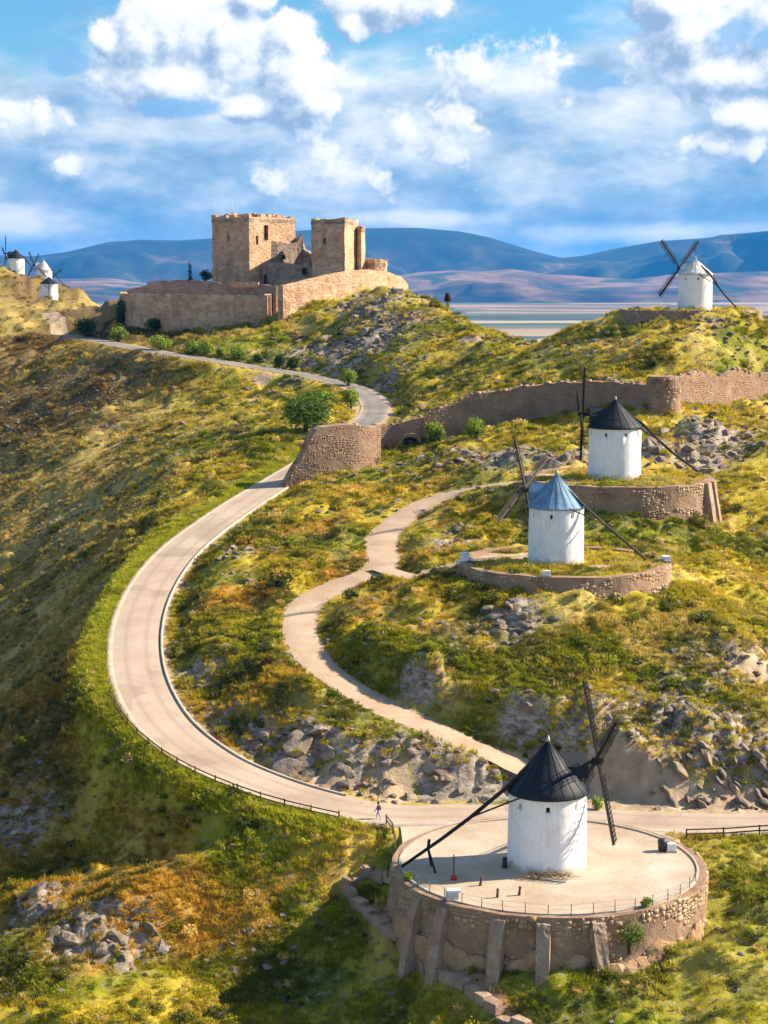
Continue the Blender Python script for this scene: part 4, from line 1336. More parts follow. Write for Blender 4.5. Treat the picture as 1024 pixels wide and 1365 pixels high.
# ------------------------------------------------------------------ the castle
def pxy(px, depth):
    p = D(px, 400, depth)
    return np.array([p[0], p[1]])
def pz(py, depth):
    return D(512, py, depth)[2]
CA = pxy(330, 480)
castle = empty('castle', (CA[0], CA[1], pz(382, 480)))
tag(castle, 'ruined stone castle with two square towers and long outer walls on the hilltop', 'castle')
CO = np.array(castle.location)
CENT = [None]
def facade(m, A, B, z0, z1, openings=(), depth=0.9, cell=2.0, jit=0.10):
    """an upright face from A to B with recessed openings (u0, u1, v0, v1) in metres"""
    A, B = np.array(A), np.array(B)
    L = np.linalg.norm(B - A); d = (B - A) / L
    nrm = np.array([d[1], -d[0]])
    us = sorted(set([0, L] + [min(max(o[0], 0), L) for o in openings] + [min(max(o[1], 0), L) for o in openings] + list(np.arange(cell, L - cell * 0.5, cell))))
    vs = sorted(set([0, z1 - z0] + [o[2] for o in openings] + [o[3] for o in openings] + list(np.arange(cell, z1 - z0 - cell * 0.5, cell))))
    def worn(C, v):
        kk = np.arange(0, 30)
        return np.interp(v / 2.0, kk, (fbm(kk * 1.7 + C[0] * 3.1, kk * 0 + C[1] * 2.3, 1.0, 2, 19) - 0.35) * 0.9)
    mid = None
    def P(u, v, q=0.0):
        if u in (0, L) and q == 0.0:
            C = A if u == 0 else B
            g = CENT[0] - C
            g = g / np.linalg.norm(g) * worn(C, v)
            return (C[0] + g[0] - CO[0], C[1] + g[1] - CO[1], z0 + v - CO[2])
        j = 0 if u in (0, L) else (float(fbm(u + A[0], v + A[1], 3.0, 2, 6)) - 0.5) * 2 * jit
        p = A + d * u + nrm * (j - q)
        return (p[0] - CO[0], p[1] - CO[1], z0 + v - CO[2])
    for u0, u1 in zip(us[:-1], us[1:]):
        for v0, v1 in zip(vs[:-1], vs[1:]):
            um, vm = (u0 + u1) / 2, (v0 + v1) / 2
            q = [(u0, v0), (u1, v0), (u1, v1), (u0, v1)]
            if any(o[0] < um < o[1] and o[2] < vm < o[3] for o in openings):
                a = [P(*x) for x in q]; b = [P(*x, depth) for x in q]
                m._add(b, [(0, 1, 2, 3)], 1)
                for e in range(4):
                    m._add([a[e], a[(e + 1) % 4], b[(e + 1) % 4], b[e]], [(0, 1, 2, 3)])
            else:
                m._add([P(*x) for x in q], [(0, 1, 2, 3)])
def tower(name, plan, z0, z1, opens=None, material='castle', battlement=0.5, label=None):
    """plan counter-clockwise from above"""
    m = MB()
    n = len(plan)
    CENT[0] = np.mean(plan, axis=0)
    for i in range(n):
        facade(m, plan[i], plan[(i + 1) % n], z0, z1, (opens or {}).get(i, ()))
    o = m.build(name, [M[material], M['dark']], castle)
    m2 = MB()
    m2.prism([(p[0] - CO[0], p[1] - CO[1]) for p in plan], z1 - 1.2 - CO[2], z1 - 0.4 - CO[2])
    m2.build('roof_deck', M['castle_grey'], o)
    # what is left of the parapet
    for i in range(n):
        A, B = np.array(plan[i]), np.array(plan[(i + 1) % n])
        L = np.linalg.norm(B - A); d = (B - A) / L
        inn = np.array([-d[1], d[0]])
        u = 0.0
        while u < L - 0.4:
            w = min(random.uniform(0.9, 2.2), L - u)
            hh = battlement * random.choice([0.05, 0.15, 0.3, 0.5, 0.8])
            c = A + d * (u + w / 2) + inn * 0.55
            mm = MB()
            mm.box((c[0] - CO[0], c[1] - CO[1], z1 + hh / 2 - 0.1 - CO[2]), (w, 0.85, hh + 0.2), Matrix.Rotation(math.atan2(d[1], d[0]), 3, 'Z'), jit=0.13)
            mm.build('parapet_block', M[material], o)
            u += w
    return o
kz0, kz1 = pz(392, 480), pz(290, 480)
# keep: near corner, far right corner, back corner, left corner
K = [pxy(283, 487), pxy(333, 478), pxy(395, 492), pxy(352, 506)]
tower('keep', K, kz0, kz1, {0: [(6.0, 6.7, 14, 15.4)], 1: [(2.6, 3.6, 13.0, 15.4), (5.6, 7.4, 14.2, 18.2), (9.0, 9.8, 12.4, 14)]}, battlement=1.0)
tower('keep_block', [pxy(300, 489), pxy(345, 484), pxy(372, 492), pxy(340, 500)], kz1 - 0.6, kz1 + 0.9, battlement=0.5)
tower('square_tower', [pxy(415, 474), pxy(460, 469), pxy(478, 483), pxy(434, 489)], pz(382, 470), pz(293, 470), {0: [(3.8, 4.5, 11, 12.6)]}, battlement=0.6)
tower('half_round_turret', [pxy(476, 480), pxy(482, 478.5), pxy(486.5, 481), pxy(487, 486), pxy(478, 489)], pz(380, 480), pz(303, 480), battlement=0.3)
tower('low_turret', [pxy(487, 482), pxy(500, 479), pxy(514, 481), pxy(517, 487), pxy(505, 494), pxy(490, 492)], pz(376, 482), pz(349, 482), battlement=0.9)
# broken middle range between the towers
def ruin(name, pts, thick, base_py, material, step=0.8, ragged=0.6):
    """pts: (px, depth, top py)"""
    P = [np.array([*pxy(a, b), pz(c, b)]) for a, b, c in pts]
    L = np.vstack([np.linspace(P[i], P[i + 1], max(2, int(np.linalg.norm(P[i + 1][:2] - P[i][:2]) / step)), endpoint=False) for i in range(len(P) - 1)] + [P[-1][None]])
    t_, n_ = frame_of(L)
    m = MB()
    s = np.arange(len(L))
    top = L[:, 2] + (fbm(s, s * 0 + pts[0][0], 2.4, 3, 8) - 0.5) * 2 * ragged
    zb = np.array([pz(base_py if not isinstance(base_py, dict) else 0, pts[0][1])] * len(L)) if not callable(base_py) else np.array([base_py(i / (len(L) - 1)) for i in range(len(L))])
    V = []
    for i in range(len(L)):
        a, b = L[i, :2] - n_[i] * thick / 2, L[i, :2] + n_[i] * thick / 2
        V += [(a[0], a[1], zb[i]), (a[0], a[1], top[i]), (b[0], b[1], top[i] - 0.1), (b[0], b[1], zb[i])]
    V = np.array(V) - CO
    Fc = []
    for i in range(len(L) - 1):
        for j in range(3):
            Fc.append((i * 4 + j, i * 4 + j + 1, (i + 1) * 4 + j + 1, (i + 1) * 4 + j))
    e = (len(L) - 1) * 4
    Fc += [(0, 3, 2, 1), (e, e + 1, e + 2, e + 3)]
    me = np_mesh(name, V, Fc)
    bm = bmesh.new(); bm.from_mesh(me); bmesh.ops.recalc_face_normals(bm, faces=bm.faces); bm.to_mesh(me); bm.free()
    return new_obj(name, me, M[material], castle)
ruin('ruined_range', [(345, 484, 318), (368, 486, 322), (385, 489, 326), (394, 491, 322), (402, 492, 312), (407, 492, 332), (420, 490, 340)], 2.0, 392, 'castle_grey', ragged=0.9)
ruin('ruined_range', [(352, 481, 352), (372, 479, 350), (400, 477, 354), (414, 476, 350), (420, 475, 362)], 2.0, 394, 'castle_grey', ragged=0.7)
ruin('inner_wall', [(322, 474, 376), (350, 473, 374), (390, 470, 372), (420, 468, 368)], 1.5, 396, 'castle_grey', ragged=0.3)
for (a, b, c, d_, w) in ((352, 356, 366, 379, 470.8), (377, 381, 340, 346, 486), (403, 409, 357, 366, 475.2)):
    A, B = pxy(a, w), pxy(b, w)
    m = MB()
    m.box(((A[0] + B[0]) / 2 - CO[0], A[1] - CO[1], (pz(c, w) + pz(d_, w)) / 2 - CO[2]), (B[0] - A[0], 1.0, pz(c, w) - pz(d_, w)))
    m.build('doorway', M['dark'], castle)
# outer walls
ground_at = lambda pts: (lambda f: float(np.interp(f, np.linspace(0, 1, len(pts)), [hxy(*pxy(a, b)) - 1.5 for a, b, c in pts])))
cur = [(374, 441, 381), (400, 446, 375), (430, 452, 367), (460, 458, 361), (487, 464, 359), (512, 471, 362), (530, 477, 368), (540, 482, 379)]
ruin('curtain_wall', cur, 1.8, ground_at(cur), 'castle', ragged=0.18)
bar = [(166, 466, 391), (205, 463, 391), (260, 459, 392), (310, 455, 393), (350, 451, 394), (357, 451, 393)]
ruin('barbican_wall', bar, 2.0, ground_at(bar), 'castle', ragged=0.15)
bar = [(357, 452, 393), (358, 462, 390), (360, 470, 386)]
ruin('barbican_wall', bar, 1.6, ground_at(bar), 'castle', ragged=0.15)
bar = [(198, 474, 376), (240, 472, 373), (280, 470, 375), (320, 467, 380), (345, 464, 379), (372, 458, 381)]
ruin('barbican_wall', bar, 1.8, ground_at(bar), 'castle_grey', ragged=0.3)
bar = [(166, 467, 391), (164, 478, 388), (196, 484, 380)]
ruin('barbican_wall', bar, 1.8, ground_at(bar), 'castle', ragged=0.2)
ruin('parapet', [(308, 465, 376), (325, 464, 375), (345, 463, 376)], 0.7, 383, 'castle', ragged=0.1)
for (px, d_, t0, t1) in ((287, 488, 292, 266), (311, 490, 288, 266)):
    a = pxy(px, d_)
    m = MB()
    m.tube([(a[0] - CO[0], a[1] - CO[1], pz(t0, d_) - CO[2]), (a[0] - CO[0], a[1] - CO[1], pz(t1, d_) - CO[2])], [0.09, 0.05], 6)
    m.build('flagpole', M['zinc'], castle)

# ------------------------------------------------------------------ rocks
def rock_mesh(seed, flat=1.0, sub=2):
    r_ = random.Random(seed)
    bm = bmesh.new()
    bmesh.ops.create_icosphere(bm, subdivisions=sub, radius=1.0)
    planes = []
    for _ in range(11):
        n = Vector((r_.gauss(0, 1), r_.gauss(0, 1), r_.gauss(0, 0.8))).normalized()
        planes.append((n, r_.uniform(0.42, 0.82)))
    for v in bm.verts:
        for n, d_ in planes:
            e = v.co.dot(n) - d_
            if e > 0:
                v.co -= n * e * 0.95
        v.co *= 1 + (r_.random() - 0.5) * 0.16
        v.co.z *= flat
    me = bpy.data.meshes.new('rock')
    bm.to_mesh(me); bm.free()
    me.materials.append(M['limestone'])
    return me
ROCKS = [rock_mesh(40 + i, 0.75) for i in range(9)]
def outcrop(label, spots, n, smin, smax, slab=False, lean=0.0):
    """spots: photo position, radius in metres; each rock is a piece of the outcrop"""
    P = [hit(a, b) for a, b, r_ in spots]
    Rr = [s[2] for s in spots]
    ok = [(p, r_) for p, r_ in zip(P, Rr) if p is not None]
    if not ok:
        return
    c = np.mean([p for p, _ in ok], axis=0)
    c[2] = hxy(c[0], c[1])
    t = empty('rock_outcrop', c)
    xs, ys, sc = [], [], []
    for i in range(int(n * 1.15)):
        p, r_ = random.choice(ok)
        a, q = random.random() * 6.283, math.sqrt(random.random()) * r_ * 1.15
        xs.append(p[0] + math.cos(a) * q); ys.append(p[1] + math.sin(a) * q)
        sc.append((smin + (smax - smin) * random.random() ** 2.0) * 0.9)
    xs, ys = np.array(xs), np.array(ys)
    hs, I = height(xs, ys, True)
    for x, y, z, s, rd, pd in zip(xs, ys, hs, sc, I['rd'], I['pd']):
        if rd < 3.6 + s * 0.6 or pd < 2.0 + s * 0.5:
            continue
        o = bpy.data.objects.new('rock', random.choice(ROCKS))
        COL.objects.link(o)
        o.parent = t
        o.location = (x - c[0], y - c[1], z - c[2] - s * 0.08)
        if slab:
            o.scale = (s * 0.42, s * 0.75, s * 1.15)
            o.rotation_euler = (R(random.gauss(0, 12)), R(-34 + random.gauss(0, 8)), R(random.gauss(15, 14)))
        else:
            o.scale = (s * random.uniform(0.8, 1.3), s * random.uniform(0.7, 1.1), s * random.uniform(0.55, 0.95))
            o.rotation_euler = (R(random.gauss(0, 18)), R(random.gauss(lean, 18)), random.random() * 6.28)
    tag(t, label, 'rock outcrop', 'limestone outcrops on the hillside')
outcrop('big pale limestone outcrop above the road bend with a smooth grey boulder face', [(400, 1008, 2.4), (430, 1015, 2.5), (370, 1000, 2.5)], 26, 0.5, 2.3)
outcrop('dark jagged rocks between road and dirt path behind the tail pole', [(500, 1040, 3), (560, 1035, 3.5), (610, 1040, 3.5), (655, 1048, 3)], 60, 0.4, 1.5)
outcrop('tilted slabs of grey rock lining the road beyond the sandy pull-in', [(905, 1052, 2.2), (945, 1058, 3), (985, 1058, 3), (1020, 1060, 3)], 55, 0.6, 1.7, slab=True)
outcrop('white rock rib just below the low terrace of the blue roofed windmill', [(662, 815, 1.6), (685, 832, 1.8), (705, 850, 1.5)], 22, 0.5, 1.7)
outcrop('scree of pale stones across the slope above the tilted slabs', [(790, 950, 4), (850, 955, 4), (900, 975, 4), (940, 955, 4), (860, 985, 3)], 60, 0.3, 0.95)
outcrop('pale stony ledges high on the slope right of the low terrace', [(960, 880, 3.5), (1000, 892, 4), (930, 905, 2.5)], 28, 0.4, 1.1)
outcrop('band of dark boulders between the dirt path and the fortress wall', [(580, 612, 4), (620, 608, 4), (665, 605, 4), (710, 608, 4), (750, 612, 3.5)], 70, 0.6, 2.2)
outcrop('big grey boulders right behind the windmill with the high terrace', [(872, 598, 3), (900, 610, 3.5), (930, 620, 3), (880, 575, 3)], 36, 0.7, 2.6)
outcrop('scattered brown rocks below the sunlit fortress wall', [(930, 570, 4), (965, 575, 4), (1000, 570, 5), (990, 600, 5)], 40, 0.5, 1.6)
outcrop('grey crags on the castle hill below the curtain wall', [(475, 395, 4), (500, 405, 4), (515, 392, 4), (490, 415, 4), (465, 410, 3)], 42, 0.9, 3.2)
outcrop('long grey rock ribs above the road on the castle hill', [(400, 460, 6), (440, 468, 6), (480, 455, 5), (450, 445, 5), (500, 440, 5)], 46, 0.7, 2.4)
outcrop('dark rock cutting on the inside of the upper road curve', [(520, 520, 2.5), (530, 530, 2.5), (505, 508, 2.5)], 22, 0.6, 1.8)
outcrop('grey rock face under the grassy knoll in the foreground', [(60, 1205, 2), (110, 1238, 2.5), (150, 1255, 2.5), (185, 1272, 2)], 40, 0.4, 1.5, lean=15)
outcrop('lone grey rocks low on the shaded slope left of the knoll', [(8, 1112, 2.5), (25, 1120, 2)], 10, 0.4, 1.3)
outcrop('line of grey stones along the inner kerb of the bend', [(240, 860, 2), (255, 910, 2), (270, 950, 2.2), (295, 985, 2.2), (330, 1005, 2.2)], 52, 0.3, 1.1)
outcrop('purple grey ledges above the inner kerb where the road climbs', [(255, 735, 2.5), (285, 715, 2.5), (310, 740, 3), (270, 770, 2.5), (340, 700, 2.5)], 36, 0.35, 1.1)
outcrop('stones breaking the left edge of the low terrace', [(598, 735, 1.8), (605, 715, 1.8), (615, 700, 1.6)], 20, 0.4, 1.2)
outcrop('rocks at the foot of the wall stub by the road', [(530, 625, 3), (500, 640, 3), (545, 640, 2.5)], 24, 0.4, 1.3)
outcrop('pale rocks beside the dirt path where it passes the near windmill roof', [(690, 992, 2.2), (660, 985, 2), (720, 1000, 2.2)], 20, 0.35, 1.0)
outcrop('small pale rocks in the grass inside the dirt path loop', [(545, 915, 2.5), (500, 830, 2.2), (590, 850, 2.2), (640, 900, 2.5)], 26, 0.25, 0.8)
outcrop('loose stones on the dry western slope below the castle road', [(230, 560, 6), (190, 640, 6), (260, 600, 5), (235, 570, 4)], 26, 0.4, 1.3)
outcrop('low stones in the foreground grass left of the edging slabs', [(390, 1245, 2.0), (420, 1230, 1.6), (330, 1290, 1.8)], 12, 0.3, 0.8)

# ------------------------------------------------------------------ bushes and trees
def leaves(lobes, n, size, seed):
    r_ = np.random.default_rng(seed)
    lob = np.array(lobes, float)                 # x, y, z, rx, ry, rz
    vol = lob[:, 3] * lob[:, 4] * lob[:, 5]
    pick = r_.choice(len(lob), n, p=vol / vol.sum())
    d = r_.normal(size=(n, 3)); d /= np.linalg.norm(d, axis=1)[:, None]
    rad = r_.random(n) ** 0.42
    rad *= 0.86 + 0.28 * r_.random(n)
    p = lob[pick, :3] + d * rad[:, None] * lob[pick, 3:]
    nrm = d * 0.7 + r_.normal(size=(n, 3)) * 0.6 + np.array([0, 0, 0.35])
    nrm /= np.linalg.norm(nrm, axis=1)[:, None]
    a = np.cross(nrm, r_.normal(size=(n, 3))); a /= np.linalg.norm(a, axis=1)[:, None]
    b = np.cross(nrm, a)
    s = size * (0.6 + 0.8 * r_.random(n))[:, None]
    V = np.stack([p - a * s * 0.5, p + b * s * 0.38, p + a * s * 0.6, p - b * s * 0.38], 1).reshape(-1, 3)
    Fc = np.arange(n * 4).reshape(-1, 4)
    # clumps of older and younger leaves
    tone = np.clip(0.5 + 0.9 * (fbm(p[:, 0] + seed, p[:, 2] + p[:, 1], size * 3.5, 3, seed) - 0.5) * 2 + r_.normal(size=n) * 0.12, 0, 1)
    return np_mesh('crown', V, Fc, False, tone)
def bush(name, label, px, py, w, h, kind, n=700, leaf=0.32, group=None, depth=None, cat='bush', lobes=5, at=None):
    p = at if at is not None else hit(px, py)
    t = empty(name, p)
    sd = int(px * 7 + py)
    r_ = random.Random(sd)
    lb = [(0, 0, h * 0.50, w * 0.38, w * 0.36, h * 0.46)]
    for i in range(lobes):
        a = 6.283 * i / lobes + r_.random()
        lb.append((math.cos(a) * w * 0.24, math.sin(a) * w * 0.24, h * r_.uniform(0.26, 0.68), w * r_.uniform(0.20, 0.29), w * r_.uniform(0.18, 0.27), h * r_.uniform(0.2, 0.32)))
    new_obj('crown', leaves(lb, int(n * 1.6), leaf, sd), M[kind], t)
    m = MB()
    m.tube([(0, 0, -0.4), (0.05, 0, h * 0.3), (0, 0.05, h * 0.6)], [w * 0.045 + 0.04, w * 0.035 + 0.03, 0.03], 7)
    for i in range(4):
        a = 6.283 * i / 4 + r_.random()
        m.tube([(0, 0, h * 0.18), (math.cos(a) * w * 0.14, math.sin(a) * w * 0.14, h * 0.42), (math.cos(a) * w * 0.26, math.sin(a) * w * 0.26, h * 0.62)], [w * 0.03 + 0.02, 0.04, 0.02], 5)
    m.build('trunk', M['bark'], t)
    return tag(t, label, cat, group)
G = 'round bushes along the castle road'
bush('bush', 'dark broad bush at the top of the castle road', 114, 450, 7.0, 5.6, 'leaf_dark', 900, 0.45, G)
bush('bush', 'bright bush just right of the dark one at the road top', 158, 456, 5.8, 4.6, 'leaf_light', 700, 0.4, G)
bush('bush', 'wide dark bush against the foot of the barbican wall', 206, 440, 5.2, 3.2, 'leaf_dark', 700, 0.4, G)
bush('bush', 'round bush left of the close pair on the road bank', 213, 467, 7.5, 4.1, 'leaf_light', 800, 0.4, G)
bush('bush', 'left bush of the close pair on the road bank', 257, 473, 4.2, 3.7, 'leaf_light', 600, 0.38, G)
bush('bush', 'right bush of the close pair on the road bank', 274, 476, 4.8, 3.9, 'leaf_light', 600, 0.38, G)
bush('bush', 'yellow green bush midway along the road bank', 295, 477, 3.2, 2.6, 'leaf_light', 500, 0.36, G)
bush('bush', 'dark round bush after the yellow green one on the road bank', 317, 480, 4.5, 3.7, 'leaf_light', 600, 0.38, G)
bush('bush', 'small low bush on the road bank below the barbican corner', 344, 482, 2.8, 2.2, 'leaf_mid', 450, 0.34, G)
bush('bush', 'left twin of two round dark bushes by the upper road', 373, 490, 3.2, 3.1, 'leaf_dark', 560, 0.36, G)
bush('bush', 'right twin of two round dark bushes by the upper road', 390, 493, 3.2, 3.0, 'leaf_dark', 560, 0.36, G)
bush('bush', 'bright bush on the outer edge of the upper road curve', 465, 515, 4.2, 4.1, 'leaf_light', 600, 0.36, G)
bush('bush', 'tall bright bush in the middle of the upper road curve', 468, 545, 4.0, 4.6, 'leaf_light', 760, 0.36, G)
bush('tree', 'large spreading green tree on the slope beside the wall stub', 408, 576, 10.0, 7.6, 'leaf_mid', 2400, 0.42, cat='tree', lobes=8)
bush('bush', 'yellow green shrub on the bank above the large spreading tree', 432, 536, 5.5, 2.4, 'leaf_light', 800, 0.36, lobes=6)
bush('bush', 'rounded green bush against the wall beside the arch', 580, 594, 4.0, 4.0, 'leaf_light', 800, 0.32)
bush('bush', 'spreading green bush against the wall above the dark boulders', 634, 586, 4.6, 3.8, 'leaf_light', 800, 0.32)
bush('bush', 'yellow green bush rooted in the rim of the paved terrace', 842, 1212, 1.1, 0.9, 'leaf_light', 240, 0.14, at=np.array([S1.cx + 12.5 * math.cos(R(-58)), S1.cy + 12.5 * math.sin(R(-58)), 0.0]))
bush('bush', 'little green bush by the left rim of the paved terrace', 545, 1175, 1.2, 0.8, 'leaf_light', 240, 0.14, at=np.array([S1.cx + 12.4 * math.cos(R(200)), S1.cy + 12.4 * math.sin(R(200)), 0.0]))
bush('bush', 'green bush behind the near windmill on the sandy verge', 796, 1084, 1.4, 1.6, 'leaf_light', 300, 0.16)
bush('ivy', 'dark ivy hanging over the left end of the barbican wall', 163, 432, 3.0, 8.5, 'leaf_dark', 900, 0.4, at=np.array([*pxy(161, 464), hxy(*pxy(161, 464))]), cat='ivy')
bush('ivy', 'green ivy spilling down the stone wall of the paved terrace', 815, 1250, 3.0, 2.6, 'leaf_mid', 700, 0.16, at=np.array([S1.cx + 13.15 * math.cos(R(-67)), S1.cy + 13.15 * math.sin(R(-67)), -2.7]), cat='ivy')
def cypress():
    a = pxy(254, 480)
    z = hxy(*a)
    t = empty('cypress', (a[0], a[1], z))
    hgt = pz(349, 480) - z
    lb = [(0, 0, hgt * f, 0.9 * (1 - f) + 0.35, 0.9 * (1 - f) + 0.35, hgt * 0.16) for f in np.linspace(0.25, 0.88, 6)]
    new_obj('crown', leaves(lb, 700, 0.4, 99), M['leaf_dark'], t)
    m = MB()
    m.tube([(0, 0, -0.4), (0, 0, hgt * 0.8)], [0.2, 0.05], 6)
    m.build('trunk', M['bark'], t)
    tag(t, 'slim dark cypress standing behind the barbican wall', 'tree')
cypress()
bush('bush', 'dark bush on the barbican beside the keep', 276, 378, 3.6, 3.4, 'leaf_dark', 500, 0.4, at=np.array([*pxy(275, 478), pz(376, 478)]))

# ------------------------------------------------------------------ grass, cushions and loose stones
_el = [(527, 1168), (500, 1172), (474, 1178), (462, 1186), (470, 1202), (492, 1226), (516, 1250), (545, 1276), (580, 1302), (620, 1326), (660, 1350), (700, 1372)]
EDGE = catmull([hit(a, b) for a, b in _el], 0.3)
SRC = bpy.data.collections.new('tuft_sources')
def tuft_source(name, seed, blades, h, spread, wid, flat=False):
    r_ = np.random.default_rng(seed)
    V, Fc, T = [], [], []
    for i in range(blades):
        a = r_.random() * 6.283
        rad = spread * math.sqrt(r_.random())
        b = np.array([math.cos(a) * rad, math.sin(a) * rad, -0.05])
        ln = h * r_.uniform(0.55, 1.1)
        out = np.array([math.cos(a), math.sin(a), 0]) * ln * r_.uniform(0.15, 0.65)
        s = np.array([-math.sin(a + r_.normal() * 0.7), math.cos(a + r_.normal() * 0.7), 0]) * wid * r_.uniform(0.6, 1.2)
        m_ = b + out * 0.35 + np.array([0, 0, ln * 0.65])
        e = b + out + np.array([0, 0, ln])
        o = len(V)
        V += [b - s * 0.6, b + s * 0.6, m_ + s * 0.5, m_ - s * 0.5, e]
        Fc += [(o, o + 1, o + 2, o + 3), (o + 3, o + 2, o + 4)]
        tt = r_.random()
        T += [tt, tt]
    me = np_mesh(name, V, Fc, False, T)
    me.materials.append(M['tuft'])
    o = bpy.data.objects.new(name, me)
    SRC.objects.link(o)
def cushion_source(name, seed, n, leaf):
    lb = [(0, 0, 0.22, 0.5, 0.5, 0.34), (0.28, 0.1, 0.2, 0.3, 0.3, 0.26), (-0.2, -0.25, 0.24, 0.3, 0.3, 0.3), (-0.15, 0.3, 0.16, 0.26, 0.26, 0.22)]
    me = leaves(lb, n, leaf, seed)
    me.materials.append(M['tuft'])
    o = bpy.data.objects.new(name, me)
    SRC.objects.link(o)
for i in range(4):
    tuft_source('a_grass_%d' % i, 5 + i, 38, 0.55, 0.40, 0.045)
for i in range(3):
    cushion_source('b_cushion_%d' % i, 15 + i, 210, 0.125)
for i in range(3):
    o = bpy.data.objects.new('c_stone_%d' % i, rock_mesh(70 + i, 0.6, 1))
    SRC.objects.link(o)

def scatter_group(name):
    g = bpy.data.node_groups.new(name, 'GeometryNodeTree')
    g.interface.new_socket('Geometry', in_out='INPUT', socket_type='NodeSocketGeometry')
    g.interface.new_socket('Geometry', in_out='OUTPUT', socket_type='NodeSocketGeometry')
    N, L = g.nodes, g.links
    gi, go = N.new('NodeGroupInput'), N.new('NodeGroupOutput')
    ci = N.new('GeometryNodeCollectionInfo')
    ci.inputs['Collection'].default_value = SRC
    ci.inputs['Separate Children'].default_value = True
    ci.inputs['Reset Children'].default_value = True
    ip = N.new('GeometryNodeInstanceOnPoints')
    ip.inputs['Pick Instance'].default_value = True
    def attr(nm, tp):
        a = N.new('GeometryNodeInputNamedAttribute')
        a.data_type = tp
        a.inputs['Name'].default_value = nm
        return a.outputs[0]
    L.new(gi.outputs[0], ip.inputs['Points'])
    L.new(ci.outputs[0], ip.inputs['Instance'])
    L.new(attr('pick', 'INT'), ip.inputs['Instance Index'])
    L.new(attr('rot', 'FLOAT_VECTOR'), ip.inputs['Rotation'])
    L.new(attr('size', 'FLOAT_VECTOR'), ip.inputs['Scale'])
    L.new(ip.outputs[0], go.inputs[0])
    return g
SG = scatter_group('scatter')
def scatter_obj(name, P, pick, rot, size, tint, label, cat):
    me = bpy.data.meshes.new(name)
    n = len(P)
    me.vertices.add(n)
    me.vertices.foreach_set('co', P.astype(np.float32).ravel())
    a = me.attributes.new('pick', 'INT', 'POINT'); a.data.foreach_set('value', pick.astype(np.int32))
    a = me.attributes.new('rot', 'FLOAT_VECTOR', 'POINT'); a.data.foreach_set('vector', rot.astype(np.float32).ravel())
    a = me.attributes.new('size', 'FLOAT_VECTOR', 'POINT'); a.data.foreach_set('vector', size.astype(np.float32).ravel())
    a = me.attributes.new('tint', 'FLOAT_COLOR', 'POINT'); a.data.foreach_set('color', np.hstack([tint, np.ones((n, 1))]).astype(np.float32).ravel())
    o = bpy.data.objects.new(name, me)
    COL.objects.link(o)
    md = o.modifiers.new('scatter', 'NODES')
    md.node_group = SG
    return tag(o, label, cat, kind='stuff')

def sample(n, y0, y1, wide=0.25, pad=10):
    y = np.sqrt(rng.random(n) * (y1 * y1 - y0 * y0) + y0 * y0)
    x = (rng.random(n) * 2 - 1) * (wide * y + pad)
    return x, y
def grow(n, y0, y1, s0, s1, shrub=0.16):
    x, y = sample(n, y0, y1)
    z, I = height(x, y, True)
    rk = rockiness(x, y)
    dens = fbm(x, y, 6, 3, 301)
    ok = (I['rd'] > 3.3 + rng.random(n) ** 2 * 0.9) & (I['pd'] > 1.85 + rng.random(n) * 0.6) & (I['bd'] > 1.4 + rng.random(n) * 0.5) & (I['r2'] > 2.0) & (I['t1'] > 1.3) & (I['fx'] < 0.2)
    ok &= ~((x > 6) & (y > 222) & (I['pd'] < 3.4))
    ed, _ = poly_dist(x, y, EDGE)
    ok &= ed > 0.9
    d1 = np.hypot(x - S1.cx, y - S1.cy)
    ok &= d1 > 13.6
    for s in SITES[1:]:
        d_ = np.hypot(x - s.x, y - s.y)
        ok &= d_ > 3.9
        dr = np.hypot(x - s.cx, y - s.cy)
        ok &= ~((dr > s.R - 0.9) & (dr < s.R + 0.4))
    for (a, b, r_) in bare_w:
        ok &= np.hypot(x - a, y - b) > r_ * (0.55 + 0.4 * rng.random(n))
    ok &= rng.random(n) > rk * 0.85
    ok &= rng.random(n) < 0.16 + 1.0 * sstep(0.36, 0.58, dens)
    ok &= ~((y > 452) & (y < 505) & (x > -75) & (x < 5) & (z > 40))
    x, y, z = x[ok], y[ok], z[ok]
    m = len(x)
    col = cover_colour(x, y)
    k1 = rng.random(m)
    pr = fbm(x, y, 5, 3, 401)
    west = sstep(-22, -50, x + 0.06 * (y - 200)) * sstep(190, 240, y)
    is_sh = rng.random(m) < (1 - 0.65 * west) * shrub * (0.4 + 1.6 * sstep(0.45, 0.62, pr))
    col = col * (0.72 + 0.6 * rng.random((m, 1)))
    col[is_sh] *= np.array([0.85, 0.95, 0.8])
    f = (k1 < 0.07) & is_sh
    col[f] = DARK * (0.8 + 0.6 * rng.random((f.sum(), 1)))
    f = (k1 > 0.93)
    col[f] = STRAW * (0.8 + 0.4 * rng.random((f.sum(), 1)))
    pick = np.where(is_sh, 4 + rng.integers(0, 3, m), rng.integers(0, 4, m))
    near = sstep(y0, y1, y)
    s = (s0 + (s1 - s0) * near) * np.exp(rng.normal(size=m) * 0.28) * np.where(is_sh, 1.2, 0.95)
    big = is_sh & (rng.random(m) < 0.03)
    s = np.where(big, s * 1.6, s)
    col[big] = np.where(rng.random((big.sum(), 1)) < 0.6, DARK * 1.1, LUSH * 0.8)
    clear = np.minimum(I['rd'][ok] - 3.2, np.minimum(I['pd'][ok] - 0.5, I['bd'][ok]) - 1.3)
    s = np.where(clear < s * 0.55, np.minimum(s, 0.5), s)
    size = np.stack([s, s, s * rng.uniform(0.7, 1.15, m)], 1)
    rot = np.stack([rng.normal(size=m) * 0.12, rng.normal(size=m) * 0.12, rng.random(m) * 6.283], 1)
    return np.stack([x, y, z], 1), pick, rot, size, col
